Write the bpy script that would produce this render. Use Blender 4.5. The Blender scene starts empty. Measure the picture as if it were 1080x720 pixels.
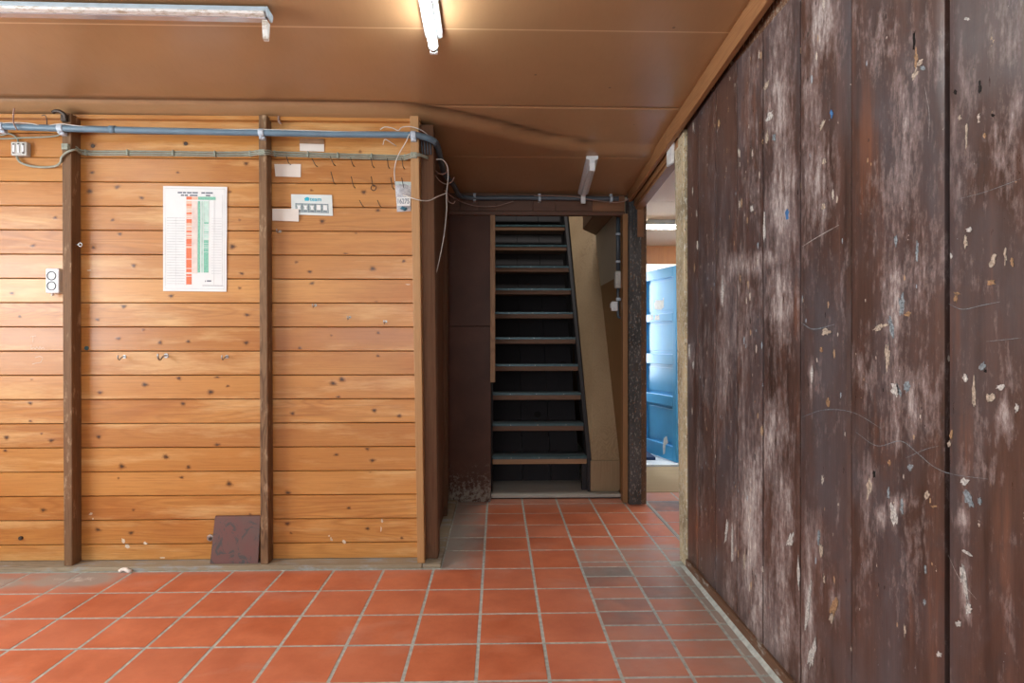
import bpy, math, random
from mathutils import Vector, Matrix
random.seed(11)
S = bpy.context.scene
C = S.collection
# ------------------------------------------------------------------ camera, world, lights, exposure
CAMZ, FPX, YAW = 1.15, 628.0, math.atan(15 / 628.0)
cam_d = bpy.data.cameras.new('camera'); cam = bpy.data.objects.new('camera', cam_d); C.objects.link(cam)
cam_d.sensor_width = 36.0; cam_d.lens = FPX / 1080 * 36; cam_d.clip_start = 0.02
cam.location = (0, 0, CAMZ); cam.rotation_euler = (math.pi / 2, 0, -YAW)
S.camera = cam
w = bpy.data.worlds.new('world'); S.world = w; w.use_nodes = True
w.node_tree.nodes['Background'].inputs[0].default_value = (0.6, 0.75, 1, 1)
w.node_tree.nodes['Background'].inputs[1].default_value = 0.02
S.view_settings.view_transform = 'Standard'; S.view_settings.look = 'None'
S.view_settings.gamma = 1; S.view_settings.use_curve_mapping = False
S.view_settings.exposure = 0.12
TUBE_MAIN, TUBE_ROOM, TUBE_SIDE = 42.0, 45.0, 42.0
TUBE_COLOUR = (0.90, 0.97, 1.0)

def area(name, loc, rot, sx, sy, watts, colour):
    l = bpy.data.lights.new(name, 'AREA'); l.shape = 'RECTANGLE'; l.size = sx; l.size_y = sy
    l.energy = watts; l.color = colour
    o = bpy.data.objects.new(name, l); o.location = loc; o.rotation_euler = rot; C.objects.link(o); return o
# daylight falling down the stairwell from the upper floor, and daylight in the white room beyond the blue door
area('upstairs_daylight', (0.45, 5.15, 3.9), (0, 0, 0), 0.5, 0.5, 24, (1.0, 0.97, 0.9))
# fill light through two added, unseen windows in the near part of the room
area('window_fill_side', (-3.85, 1.2, 1.5), (0, math.radians(-90), 0), 1.2, 2.0, 120, (0.90, 0.96, 1.0))
area('window_fill_rear', (-1.1, -2.85, 1.5), (math.radians(90), 0, 0), 3.2, 1.2, 88, (0.90, 0.96, 1.0))
area('far_room_daylight', (1.06, 6.55, 1.35), (0, math.radians(-90), math.radians(-12)), 1.2, 1.0, 72, (0.82, 0.92, 1.0))

# ------------------------------------------------------------------ pixel -> place helpers
_s, _c = math.sin(YAW), math.cos(YAW)
def ray(px, py):
    u = (px - 540) / FPX; v = (360 - py) / FPX
    return Vector((_s + u * _c, _c - u * _s, v))
def PY(px, py, Y):
    d = ray(px, py); t = Y / d.y; return Vector((d.x * t, Y, CAMZ + d.z * t))
def PX(px, py, X):
    d = ray(px, py); t = X / d.x; return Vector((X, d.y * t, CAMZ + d.z * t))
def PZ(px, py, Z):
    d = ray(px, py); t = (Z - CAMZ) / d.z; return Vector((d.x * t, d.y * t, Z))
def sm(a, b, x):
    t = max(0, min(1, (x - a) / (b - a))); return t * t * (3 - 2 * t)
def zc0(x, Y): return 2.58 - 0.083 * Y - 0.0075 * x

# ------------------------------------------------------------------ mesh builder
class MB:
    def __init__(s): s.v = []; s.f = []; s.m = []; s.a = []; s.sm = []
    def add(s, vs, fs, mat=0, rnd=(0.5, 0, 0), smooth=False):
        b = len(s.v); s.v += [tuple(p) for p in vs]
        if rnd and isinstance(rnd[0], (tuple, list)): s.a += list(rnd)
        else: s.a += [rnd] * len(vs)
        for f in fs: s.f.append([b + i for i in f]); s.m.append(mat); s.sm.append(smooth)
        return s
    def hexa(s, p, mat=0, rnd=(0.5, 0, 0)):   # p: 4 bottom ccw, 4 top ccw
        return s.add(p, [(3, 2, 1, 0), (4, 5, 6, 7), (0, 1, 5, 4), (1, 2, 6, 5), (2, 3, 7, 6), (3, 0, 4, 7)], mat, rnd)
    def box(s, x0, x1, y0, y1, z0, z1, mat=0, rnd=None):
        rnd = rnd or (random.random(), random.random(), 0)
        return s.hexa([(x0, y0, z0), (x1, y0, z0), (x1, y1, z0), (x0, y1, z0), (x0, y0, z1), (x1, y0, z1), (x1, y1, z1), (x0, y1, z1)], mat, rnd)
    def quad(s, a, b, c, d, mat=0, rnd=(0.5, 0, 0)): return s.add([a, b, c, d], [(0, 1, 2, 3)], mat, rnd)
    def tube(s, path, r, n=8, mat=0, smooth_path=0, cap=True, rnd=(0.5, 0, 0), scale=None):
        P = [Vector(p) for p in path]
        if smooth_path: P = catmull(P, smooth_path)
        N = len(P); T = []
        for i in range(N):
            t = (P[min(i + 1, N - 1)] - P[max(i - 1, 0)]); T.append(t.normalized() if t.length else Vector((0, 0, 1)))
        up = Vector((0, 0, 1)) if abs(T[0].z) < 0.9 else Vector((1, 0, 0))
        nrm = (up - T[0] * up.dot(T[0])).normalized()
        vs = []; fs = []
        for i in range(N):
            nrm = (nrm - T[i] * nrm.dot(T[i])).normalized(); bi = T[i].cross(nrm)
            rr = r * (scale[i] if scale else 1)
            for k in range(n):
                a = 2 * math.pi * k / n; vs.append(P[i] + (nrm * math.cos(a) + bi * math.sin(a)) * rr)
        for i in range(N - 1):
            for k in range(n):
                k2 = (k + 1) % n; fs.append((i * n + k, i * n + k2, (i + 1) * n + k2, (i + 1) * n + k))
        s.add(vs, fs, mat, rnd, True)
        if cap:
            b = len(s.v) - N * n
            for ring, rev in ((0, True), (N - 1, False)):
                idx = [b + ring * n + k for k in range(n)]
                s.f.append(idx[::-1] if rev else idx); s.m.append(mat); s.sm.append(False)
        return s
    def disc(s, c, axis, r, h, n=14, mat=0, rnd=(0.5, 0, 0)):
        c = Vector(c); axis = Vector(axis).normalized(); return s.tube([c, c + axis * h], r, n, mat, rnd=rnd)
    def build(s, name, mats, parent=None, bevel=0, seg=2):
        me = bpy.data.meshes.new(name); me.from_pydata(s.v, [], s.f)
        for m in (mats if isinstance(mats, (list, tuple)) else [mats]): me.materials.append(m)
        me.polygons.foreach_set('material_index', s.m); me.polygons.foreach_set('use_smooth', s.sm)
        at = me.attributes.new('rnd', 'FLOAT_COLOR', 'POINT')
        at.data.foreach_set('color', [q for a in s.a for q in (a[0], a[1], a[2], 1.0)])
        me.update()
        o = bpy.data.objects.new(name, me); C.objects.link(o)
        if parent:
            o.parent = parent
            o.location = -parent.location        # meshes are written in world places
        if bevel:
            b = o.modifiers.new('edge', 'BEVEL'); b.width = bevel; b.segments = seg; b.limit_method = 'ANGLE'; b.angle_limit = math.radians(40)
        return o
def catmull(P, k):
    Q = [2 * P[0] - P[1]] + P + [2 * P[-1] - P[-2]]; out = []
    for i in range(1, len(Q) - 2):
        a, b, c, d = Q[i - 1:i + 3]
        for j in range(k):
            t = j / k
            out.append(0.5 * ((2 * b) + (c - a) * t + (2 * a - 5 * b + 4 * c - d) * t * t + (3 * b - a - 3 * c + d) * t ** 3))
    out.append(P[-1]); return out
def tag(o, label, cat, group=None, kind=None):
    o['label'] = label; o['category'] = cat
    if group: o['group'] = group
    if kind: o['kind'] = kind
    return o
def struct(o, label=None):
    o['kind'] = 'structure'
    if label: o['label'] = label
    return o
def thing(name, label, cat, loc, group=None):
    o = bpy.data.objects.new(name, None); C.objects.link(o); o.location = loc; o.empty_display_size = 0.05
    return tag(o, label, cat, group)
ORD = ['first', 'second', 'third', 'fourth', 'fifth', 'sixth', 'seventh', 'eighth', 'ninth', 'tenth', 'eleventh', 'twelfth']

# ------------------------------------------------------------------ materials
class NT:
    def __init__(s, name):
        s.m = bpy.data.materials.new(name); s.m.use_nodes = True; s.t = s.m.node_tree; s.n = s.t.nodes; s.l = s.t.links
        s.b = s.n['Principled BSDF']
    def node(s, typ, ins=None, **kw):
        n = s.n.new(typ)
        for k, v in kw.items(): setattr(n, k, v)
        for k, v in (ins or {}).items(): s.set(n.inputs[k], v)
        return n
    def set(s, sock, v):
        if isinstance(v, bpy.types.NodeSocket): s.l.new(v, sock)
        elif isinstance(v, (tuple, list)) and len(v) == 3 and sock.type == 'RGBA': sock.default_value = (*v, 1)
        else: sock.default_value = v
    def math(s, op, a, b=0.0, clamp=False):
        n = s.node('ShaderNodeMath', {0: a, 1: b}, operation=op); n.use_clamp = clamp; return n.outputs[0]
    def mix(s, f, a, b, mode='MIX'):
        n = s.node('ShaderNodeMix', None, data_type='RGBA', blend_type=mode)
        s.set(n.inputs[0], f); s.set(n.inputs[6], a); s.set(n.inputs[7], b); return n.outputs[2]
    def pos(s): return s.node('ShaderNodeTexCoord').outputs['Object']
    def attr(s):
        a = s.node('ShaderNodeAttribute', attribute_name='rnd'); return s.node('ShaderNodeSeparateColor', {0: a.outputs['Color']}).outputs
    def vscale(s, v, sc, off=None):
        n = s.node('ShaderNodeVectorMath', {0: v, 1: sc}, operation='MULTIPLY').outputs[0]
        if off is not None: n = s.node('ShaderNodeVectorMath', {0: n, 1: off}, operation='ADD').outputs[0]
        return n
    def noise(s, v, scale, detail=4, rough=0.55, dist=0.0):
        return s.node('ShaderNodeTexNoise', {'Vector': v, 'Scale': scale, 'Detail': detail, 'Roughness': rough, 'Distortion': dist}).outputs[0]
    def ramp(s, f, a, b, clamp=True):
        n = s.node('ShaderNodeMapRange', {0: f, 1: a, 2: b, 3: 0.0, 4: 1.0}); n.clamp = clamp; return n.outputs[0]
    def offs(s, r, k=37.0):
        a = s.math('MULTIPLY', r, k); return s.node('ShaderNodeCombineXYZ', {0: a, 1: s.math('MULTIPLY', r, k * 1.7), 2: s.math('MULTIPLY', r, k * 0.6)}).outputs[0]
    def bump(s, h, strength, dist=0.002):
        n = s.node('ShaderNodeBump', {'Height': h, 'Strength': strength, 'Distance': dist}); s.l.new(n.outputs[0], s.b.inputs['Normal'])
    def out(s, col, rough=0.5, metal=0.0, spec=0.5):
        s.set(s.b.inputs['Base Color'], col); s.set(s.b.inputs['Roughness'], rough); s.set(s.b.inputs['Metallic'], metal)
        s.set(s.b.inputs['Specular IOR Level'], spec); return s.m

def plain(name, col, rough=0.5, metal=0.0, spec=0.5, var=0.15, scale=30, bump=0.0):
    t = NT(name); p = t.pos(); n = t.noise(p, scale, 4)
    d = tuple(c * (1 - var) for c in col); l = tuple(min(1, c * (1 + var)) for c in col)
    if bump: t.bump(n, bump, 0.003)
    return t.out(t.mix(t.ramp(n, 0.3, 0.7), d, l), rough, metal, spec)
def emit(name, col, strength):
    m = bpy.data.materials.new(name); m.use_nodes = True; b = m.node_tree.nodes['Principled BSDF']
    b.inputs['Base Color'].default_value = (0.9, 0.9, 0.9, 1); b.inputs['Emission Color'].default_value = (*col, 1); b.inputs['Emission Strength'].default_value = strength
    return m
def wood(name, light, mid, dark, axis='X', scale=1.0, rough=0.45, knots=False, grain=1.0, wear=None, spec=0.4, bump=0.25, streak=False):
    t = NT(name); p = t.pos(); r = t.attr()
    p = t.node('ShaderNodeVectorMath', {0: p, 1: t.offs(r[0])}, operation='ADD').outputs[0]
    st = {'X': (0.10, 1, 1), 'Y': (1, 0.10, 1), 'Z': (1, 1, 0.10)}[axis]
    ps = t.vscale(p, tuple(q * scale for q in st))
    warp = t.noise(ps, 5.0, 3)
    rings = t.math('SINE', t.math('MULTIPLY', t.math('ADD', t.noise(ps, 7.0, 2, 0.4), t.math('MULTIPLY', warp, 0.45)), 120.0))
    rings = t.math('MULTIPLY', t.ramp(rings, -1, 1), t.ramp(t.noise(ps, 2.2, 4), 0.38, 0.62))
    fine = t.noise(t.vscale(p, tuple(q * (0.25 if q < 1 else 1) * scale for q in st)), 150, 3, 0.7)
    broad = t.noise(ps, 3.0, 3)
    col = t.mix(t.ramp(broad, 0.3, 0.7), mid, light)
    col = t.mix(t.math('MULTIPLY', t.math('POWER', rings, 2.5), 0.36 * grain), col, dark)
    col = t.mix(t.math('MULTIPLY', t.ramp(fine, 0.45, 0.75), 0.35 * grain), col, dark)
    col = t.mix(t.math('MULTIPLY', t.ramp(r[1], 0.45, 1.0), 0.30), col, dark)
    if streak:
        p3 = t.vscale(p, (0.20, 1, 1)); red = t.ramp(t.noise(p3, 5.0, 6, 0.65), 0.50, 0.68); col = t.mix(t.math('MULTIPLY', red, 0.55), col, (0.33, 0.095, 0.016))
        pal = t.ramp(t.noise(t.vscale(p3, (1, 1.5, 1.5)), 7.5, 6, 0.65), 0.52, 0.68); col = t.mix(t.math('MULTIPLY', pal, 0.60), col, (0.72, 0.45, 0.19))
        sc_ = t.ramp(t.noise(t.vscale(p, (0.05, 1, 1)), 90, 5, 0.75), 0.56, 0.70); col = t.mix(t.math('MULTIPLY', sc_, 0.35), col, dark)
    if knots:
        kn = t.math('ADD', r[2], t.math('MULTIPLY', t.math('SUBTRACT', t.noise(p, 130, 3), 0.5), 0.5))
        col = t.mix(t.math('MULTIPLY', t.ramp(kn, 0.08, 0.45), 0.75), col, tuple(q * 0.55 for q in dark))
        col = t.mix(t.ramp(kn, 0.5, 0.95), col, (0.055, 0.024, 0.010))
    if wear:
        wn = t.noise(t.vscale(p, tuple(q * 3 if q < 1 else q for q in st)), 22, 6, 0.7)
        col = t.mix(t.ramp(wn, wear[1], wear[1] + 0.12), col, wear[0])
    t.bump(t.math('ADD', rings, fine), bump, 0.0008)
    rg = t.math('ADD', t.math('MULTIPLY', t.noise(ps, 5.0, 3) if streak else fine, 0.30 if streak else 0.15), rough - (0.15 if streak else 0.07))
    return t.out(col, rg, 0, spec)

M = {}
M['pine'] = wood('pine_boards', (0.60, 0.29, 0.078), (0.47, 0.19, 0.042), (0.25, 0.075, 0.014), 'X', 1.0, 0.36, True, 1.0, streak=True, spec=0.5)
M['stud'] = wood('stud_wood', (0.34, 0.20, 0.10), (0.21, 0.105, 0.045), (0.060, 0.027, 0.012), 'Z', 1.8, 0.7, False, 1.9, wear=((0.42, 0.29, 0.17), 0.56), bump=0.6)
M['stud_light'] = wood('pale_stud_wood', (0.56, 0.33, 0.145), (0.46, 0.25, 0.095), (0.26, 0.11, 0.035), 'Z', 1.2, 0.5)
M['jamb_dark'] = wood('jamb_wood', (0.20, 0.105, 0.058), (0.13, 0.062, 0.033), (0.045, 0.02, 0.011), 'Z', 1.4, 0.7, False, 1.3, spec=0.2)
M['header'] = wood('header_wood', (0.15, 0.065, 0.033), (0.11, 0.045, 0.022), (0.045, 0.018, 0.01), 'X', 1.2, 0.5)
M['header_light'] = wood('header_end_wood', (0.27, 0.12, 0.05), (0.20, 0.085, 0.035), (0.09, 0.035, 0.015), 'X', 1.2, 0.5)
M['trim'] = wood('ceiling_trim_wood', (0.34, 0.165, 0.07), (0.28, 0.13, 0.05), (0.14, 0.055, 0.02), 'Y', 1.0, 0.45)
M['strip'] = wood('strip_wood', (0.42, 0.24, 0.115), (0.33, 0.17, 0.075), (0.14, 0.06, 0.025), 'Z', 1.2, 0.5)
M['tread'] = wood('tread_wood', (0.24, 0.125, 0.07), (0.18, 0.085, 0.045), (0.08, 0.035, 0.02), 'X', 1.2, 0.55)
M['tread_light'] = wood('worn_tread_wood', (0.46, 0.27, 0.14), (0.36, 0.19, 0.09), (0.16, 0.07, 0.03), 'X', 1.2, 0.55)
M['stair_dark'] = wood('stair_back_wood', (0.034, 0.028, 0.031), (0.024, 0.020, 0.022), (0.010, 0.008, 0.009), 'Z', 1.2, 0.7)
M['plank_pale'] = wood('pale_plank_wood', (0.37, 0.255, 0.145), (0.28, 0.18, 0.095), (0.14, 0.08, 0.038), 'Z', 1.0, 0.6)
M['platform'] = wood('platform_wood', (0.48, 0.45, 0.40), (0.40, 0.37, 0.32), (0.20, 0.17, 0.14), 'X', 1.2, 0.7)
M['plinth'] = wood('plinth_wood', (0.40, 0.33, 0.23), (0.30, 0.235, 0.155), (0.12, 0.085, 0.05), 'X', 1.6, 0.85, wear=((0.33, 0.33, 0.31), 0.52))
M['lintel'] = wood('lintel_wood', (0.44, 0.15, 0.026), (0.33, 0.105, 0.016), (0.16, 0.045, 0.007), 'Z', 1.0, 0.45)
M['board_side'] = wood('side_board', (0.48, 0.35, 0.20), (0.40, 0.28, 0.15), (0.24, 0.15, 0.07), 'X', 0.6, 0.7)
M['cover'] = plain('tread_lino', (0.05, 0.062, 0.066), 0.5, var=.25)
M['black_gap'] = plain('dark_gap', (0.012, 0.009, 0.008), 0.9)
M['cream'] = plain('cream_plaster', (0.66, 0.58, 0.44), 0.8, scale=6, var=0.08)
M['white_wall'] = plain('white_wall', (0.72, 0.76, 0.80), 0.7, scale=5, var=0.05)
M['pipe'] = plain('blue_grey_conduit', (0.125, 0.205, 0.27), 0.42, scale=12, var=0.12)
M['pipe_dark'] = plain('dark_conduit', (0.075, 0.095, 0.115), 0.45, scale=12, var=0.12)
M['clip'] = plain('pale_clip_plastic', (0.52, 0.60, 0.68), 0.45)
M['cable'] = plain('grey_green_cable', (0.30, 0.325, 0.26), 0.5)
M['wire_white'] = plain('white_wire', (0.62, 0.60, 0.55), 0.5)
M['wire_pink'] = plain('dusty_brown_wire', (0.34, 0.215, 0.17), 0.6)
M['wire_dark'] = plain('dark_wire', (0.03, 0.03, 0.035), 0.5)
M['white_plastic'] = plain('white_plastic', (0.74, 0.76, 0.77), 0.35, var=0.04)
M['grey_plastic'] = plain('grey_box_plastic', (0.52, 0.52, 0.48), 0.5)
M['dark_plastic'] = plain('socket_hole', (0.16, 0.165, 0.17), 0.5)
M['paper'] = plain('white_paper', (0.80, 0.82, 0.81), 0.75, var=0.03, scale=14)
M['card'] = plain('cream_card', (0.76, 0.70, 0.63), 0.75, var=0.03, scale=14)
M['card_brown'] = plain('brown_card_tape', (0.33, 0.19, 0.10), 0.6)
M['orange_ink'] = plain('orange_ink', (0.80, 0.20, 0.09), 0.7, var=0.2, scale=160)
M['peach_ink'] = plain('peach_ink', (0.80, 0.50, 0.36), 0.7, var=0.12, scale=160)
M['pink_ink'] = plain('pink_ink', (0.78, 0.66, 0.60), 0.7)
M['green_ink'] = plain('green_ink', (0.22, 0.54, 0.40), 0.7, var=0.25, scale=160)
M['pale_green_ink'] = plain('pale_green_ink', (0.52, 0.70, 0.62), 0.7)
M['grey_ink'] = plain('pale_grey_ink', (0.60, 0.62, 0.62), 0.7)
M['black_ink'] = plain('dark_ink', (0.11, 0.13, 0.17), 0.7)
M['teal_ink'] = plain('teal_ink', (0.02, 0.42, 0.56), 0.6)
M['slate_ink'] = plain('slate_grey_ink', (0.16, 0.21, 0.26), 0.6, var=0.3, scale=120)
M['sage_ink'] = plain('sage_ink', (0.33, 0.40, 0.38), 0.6, var=0.3, scale=120)
M['iron'] = plain('dark_iron', (0.075, 0.06, 0.05), 0.5, 0.6)
M['steel'] = plain('worn_steel', (0.42, 0.42, 0.41), 0.35, 0.9)
M['lamp_white'] = plain('lamp_white_enamel', (0.66, 0.70, 0.72), 0.35, var=0.08)
M['lamp_blue'] = plain('lamp_grey_blue_enamel', (0.40, 0.50, 0.56), 0.4, var=0.1)
M['lamp_tray'] = plain('lamp_tray_enamel', (0.50, 0.47, 0.48), 0.15, 0.5, var=.06)
M['nosing'] = plain('dark_nosing', (0.055, 0.105, 0.12), 0.35, 0.3, var=0.2)
M['blue_door'] = plain('blue_door_paint', (0.07, 0.37, 0.70), 0.32, var=0.06, scale=5)
M['blue_dark'] = plain('navy_mat', (0.012, 0.035, 0.10), 0.8)
M['plaster_bit'] = plain('white_plaster', (0.68, 0.68, 0.66), 0.8, bump=0.5)
M['tube'] = emit('lit_tube', TUBE_COLOUR, TUBE_MAIN)
M['tube_room'] = emit('lit_room_tube', TUBE_COLOUR, TUBE_ROOM)
M['tube_side'] = emit('lit_side_tube', (0.9, 0.97, 1.0), TUBE_SIDE)

def m_ceiling(name, a, b, gloss):
    t = NT(name); p = t.pos()
    n1 = t.noise(t.vscale(p, (1, 1.0, 1)), 1.6, 4); n2 = t.noise(t.vscale(p, (6, 1, 1)), 14, 4, 0.7)
    col = t.mix(t.ramp(n1, 0.3, 0.7), a, b)
    col = t.mix(t.math('MULTIPLY', t.ramp(n2, 0.5, 0.8), 0.12), col, tuple(q * 0.6 for q in a))
    sp = t.node('ShaderNodeTexVoronoi', {'Vector': p, 'Scale': 4.5}, feature='F1').outputs['Distance']
    col = t.mix(t.math('MULTIPLY', t.ramp(sp, 0.035, 0.02), 0.65), col, (0.06, 0.035, 0.02))
    r = t.attr()
    crease_dark = t.ramp(t.math('ADD', r[2], t.math('MULTIPLY', t.math('SUBTRACT', t.noise(p, 9, 3), 0.5), 0.5)), 0.1, 0.9)
    col = t.mix(t.math('MULTIPLY', crease_dark, 0.72), col, (0.035, 0.018, 0.012))
    col = t.mix(t.math('MULTIPLY', t.ramp(r[1], 0.3, 0.9), 0.8), col, (0.02, 0.012, 0.008))
    col = t.mix(t.ramp(r[0], 0.6, 0.9), col, (0.62, 0.43, 0.25))  # pale line: a highlight painted along the nearest seam
    t.bump(t.noise(p, 5, 3), 0.15, 0.004)
    return t.out(col, t.math('ADD', t.math('MULTIPLY', n2, 0.15), gloss), 0, 0.65)
M['ceiling'] = m_ceiling('ceiling_panels', (0.35, 0.20, 0.095), (0.41, 0.24, 0.12), 0.24)
M['ceiling_side'] = m_ceiling('pale_ceiling', (0.78, 0.58, 0.44), (0.84, 0.64, 0.50), 0.5)

def m_tiles():
    t = NT('quarry_tiles'); p = t.pos(); r = t.attr()
    po = t.node('ShaderNodeVectorMath', {0: p, 1: t.offs(r[0])}, operation='ADD').outputs[0]
    n = t.noise(po, 6, 5, 0.6); n2 = t.noise(p, 60, 4)
    col = t.mix(t.ramp(n, 0.3, 0.7), (0.48, 0.11, 0.043), (0.67, 0.20, 0.092))
    col = t.mix(t.math('MULTIPLY', t.ramp(r[0], 0.3, 1.0), 0.35), col, (0.58, 0.20, 0.12))
    # r[1]: burnt blue-grey tile; r[2]: cement dust
    col = t.mix(t.math('MULTIPLY', r[1], t.ramp(t.noise(po, 4, 3), 0.25, 0.6)), col, (0.10, 0.075, 0.075))
    col = t.mix(t.math('MULTIPLY', t.ramp(n2, 0.55, 0.8), 0.15), col, (0.30, 0.10, 0.06))
    d = t.math('MULTIPLY', r[2], t.math('MULTIPLY_ADD', t.noise(p, 11, 5, 0.65), 2.0)); d.node.inputs[2].default_value = -0.15
    col = t.mix(t.math('MULTIPLY', t.ramp(d, 0.15, 0.85), 0.85), col, (0.36, 0.34, 0.30))
    wr_ = t.math('ADD', r[2], t.math('MULTIPLY', t.math('SUBTRACT', t.noise(p, 17, 6, 0.7, 0.8), 0.5), 1.6))
    col = t.mix(t.math('MULTIPLY', t.ramp(wr_, 1.0, 1.25), 0.8), col, (0.66, 0.60, 0.53))
    film = t.ramp(t.noise(t.vscale(p, (1, 1.6, 1)), 2.6, 6, 0.6, 0.6), 0.55, 0.8)
    col = t.mix(t.math('MULTIPLY', film, 0.30), col, (0.60, 0.44, 0.38))
    t.bump(t.math('ADD', n, t.math('MULTIPLY', n2, 0.4)), 0.12, 0.002)
    return t.out(col, t.math('ADD', t.math('MULTIPLY', n, 0.25), 0.32), 0, 0.45)
M['tiles'] = m_tiles()
M['grout'] = plain('grey_grout', (0.43, 0.45, 0.41), 0.9, scale=40, var=0.25, bump=0.4)

def m_rightwall():
    t = NT('scraped_brown_planks'); p = t.pos(); r = t.attr()
    # r[0] plank random, r[1] pale scrapes, r[2] rust rub
    po = t.node('ShaderNodeVectorMath', {0: p, 1: t.offs(r[0], 11)}, operation='ADD').outputs[0]
    st = t.vscale(po, (1, 1, 0.06))
    n1 = t.noise(st, 22, 7, 0.68); n4 = t.noise(st, 140, 4, 0.75)
    n2 = t.noise(t.vscale(po, (1, 1, 0.20)), 38, 9, 0.74); n5 = t.noise(t.vscale(po, (1, 1, 0.45)), 70, 8, 0.75)
    n3 = t.noise(t.vscale(po, (1, 1, 0.5)), 3.4, 7, 0.62, 0.5); n6 = t.noise(po, 6.5, 8, 0.7, 0.8)
    c_ = lambda n, k: t.math('MULTIPLY', t.math('SUBTRACT', n, 0.5), k)
    col = t.mix(t.ramp(n1, 0.32, 0.68), (0.043, 0.024, 0.019), (0.122, 0.066, 0.051))
    col = t.mix(t.math('MULTIPLY', t.ramp(n4, 0.5, 0.75), 0.45), col, (0.028, 0.014, 0.011))
    col = t.mix(t.math('MULTIPLY', t.ramp(n3, 0.44, 0.66), 0.75), col, (0.098, 0.088, 0.095))
    col = t.mix(t.math('MULTIPLY', t.ramp(n6, 0.55, 0.70), 0.55), col, (0.045, 0.040, 0.042))
    rust = t.math('MULTIPLY', t.ramp(t.math('ADD', r[2], c_(n1, 1.6)), 0.28, 0.9), 0.62)
    col = t.mix(rust, col, (0.25, 0.088, 0.032))
    # film of old whitewash, broken along the grain
    f = t.math('ADD', r[1], t.math('ADD', c_(n2, 2.2), t.math('ADD', c_(n5, 1.5), c_(n6, 0.9))))
    col = t.mix(t.math('MULTIPLY', t.ramp(f, 0.18, 0.62), 0.62), col, (0.30, 0.235, 0.22))
    col = t.mix(t.math('MULTIPLY', t.ramp(f, 0.60, 0.95), 0.75), col, (0.50, 0.455, 0.43))
    col = t.mix(t.math('MULTIPLY', t.ramp(f, 1.05, 1.15), 0.8), col, (0.68, 0.65, 0.60))
    # chipped specks, three sizes
    h = t.math('MULTIPLY', t.ramp(f, 0.3, 1.0), 0.4)
    for k, (sc, lim, mx) in enumerate(((16, 0.70, 0.20), (34, 0.80, 0.22), (70, 0.86, 0.25))):
        q = t.node('ShaderNodeVectorMath', {0: t.vscale(po, (1, 1, 0.4)), 1: (k * 3.1, k * 1.7, k * 0.9)}, operation='ADD').outputs[0]
        v = t.node('ShaderNodeTexVoronoi', {'Vector': q, 'Scale': sc, 'Randomness': 1.0}, feature='F1')
        cs = t.node('ShaderNodeSeparateColor', {0: v.outputs['Color']}).outputs
        size = t.math('MULTIPLY', t.ramp(cs[0], lim, 1.0), mx)
        edge = t.math('ADD', v.outputs['Distance'], c_(t.noise(po, 150, 4, 0.7), 0.30))
        chip = t.math('LESS_THAN', edge, size)
        cc = t.mix(t.ramp(cs[1], 0.45, 0.55), (0.58, 0.54, 0.46), (0.44, 0.30, 0.17))
        cc = t.mix(t.math('GREATER_THAN', cs[2], 0.80), cc, (0.34, 0.45, 0.52))
        cc = t.mix(t.math('LESS_THAN', cs[2], 0.22), cc, (0.012, 0.009, 0.008))
        col = t.mix(t.math('MULTIPLY', chip, 0.85), col, cc); h = t.math('ADD', h, t.math('MULTIPLY', chip, -0.4))
    t.bump(t.math('ADD', t.math('MULTIPLY', n4, 0.5), h), 0.35, 0.0015)
    return t.out(col, t.math('ADD', t.math('MULTIPLY', n2, 0.22), 0.20), 0, 0.6)
M['planks'] = m_rightwall()

def m_peel(name, base, fleck, rust, th):
    t = NT(name); p = t.pos(); q = t.vscale(p, (1, 1, 0.45))
    n = t.noise(q, 75, 6, 0.7); n2 = t.noise(q, 110, 4, 0.7); n3 = t.noise(q, 9, 3)
    col = t.mix(t.ramp(n3, 0.4, 0.65), base, tuple(b * 0.5 for b in base))
    col = t.mix(t.ramp(n, th, th + 0.06), col, fleck)
    col = t.mix(t.ramp(n2, 0.60, 0.66), col, rust)
    t.bump(t.math('ADD', n, n2), 0.8, 0.004)
    return t.out(col, 0.7, 0, 0.3)
M['peel_dark'] = m_peel('peeling_dark_paint', (0.085, 0.082, 0.079), (0.26, 0.24, 0.21), (0.25, 0.11, 0.04), 0.55)
M['peel_pale'] = m_peel('peeling_pale_paint', (0.58, 0.47, 0.29), (0.66, 0.62, 0.50), (0.10, 0.07, 0.04), 0.53)
M['crumble'] = m_peel('crumbling_edge', (0.17, 0.085, 0.045), (0.45, 0.38, 0.30), (0.05, 0.03, 0.02), 0.55)

def m_panel():
    t = NT('dark_brown_panel'); p = t.pos(); r = t.attr()
    n = t.noise(p, 3, 5); n2 = t.noise(p, 40, 6, 0.75)
    col = t.mix(t.ramp(n, 0.35, 0.7), (0.068, 0.026, 0.015), (0.110, 0.046, 0.028))
    sp = t.node('ShaderNodeSeparateXYZ', {0: p}).outputs
    low = t.ramp(sp[2], 0.42, 0.05)
    col = t.mix(t.math('MULTIPLY', t.ramp(t.math('ADD', n2, t.math('MULTIPLY', low, 0.28)), 0.70, 0.82), low), col, (0.27, 0.23, 0.19))
    return t.out(col, 0.5, 0, 0.25)
M['panel'] = m_panel()
def m_twotone():
    t = NT('two_tone_wall_paint'); p = t.pos(); sp = t.node('ShaderNodeSeparateXYZ', {0: p}).outputs
    n = t.noise(p, 5, 4)
    hi = t.mix(n, (0.50, 0.44, 0.32), (0.60, 0.53, 0.40)); lo = t.mix(n, (0.25, 0.13, 0.045), (0.32, 0.175, 0.065))
    return t.out(t.mix(t.math('GREATER_THAN', sp[2], 1.64), lo, hi), 0.6)
M['twotone'] = m_twotone()
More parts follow.
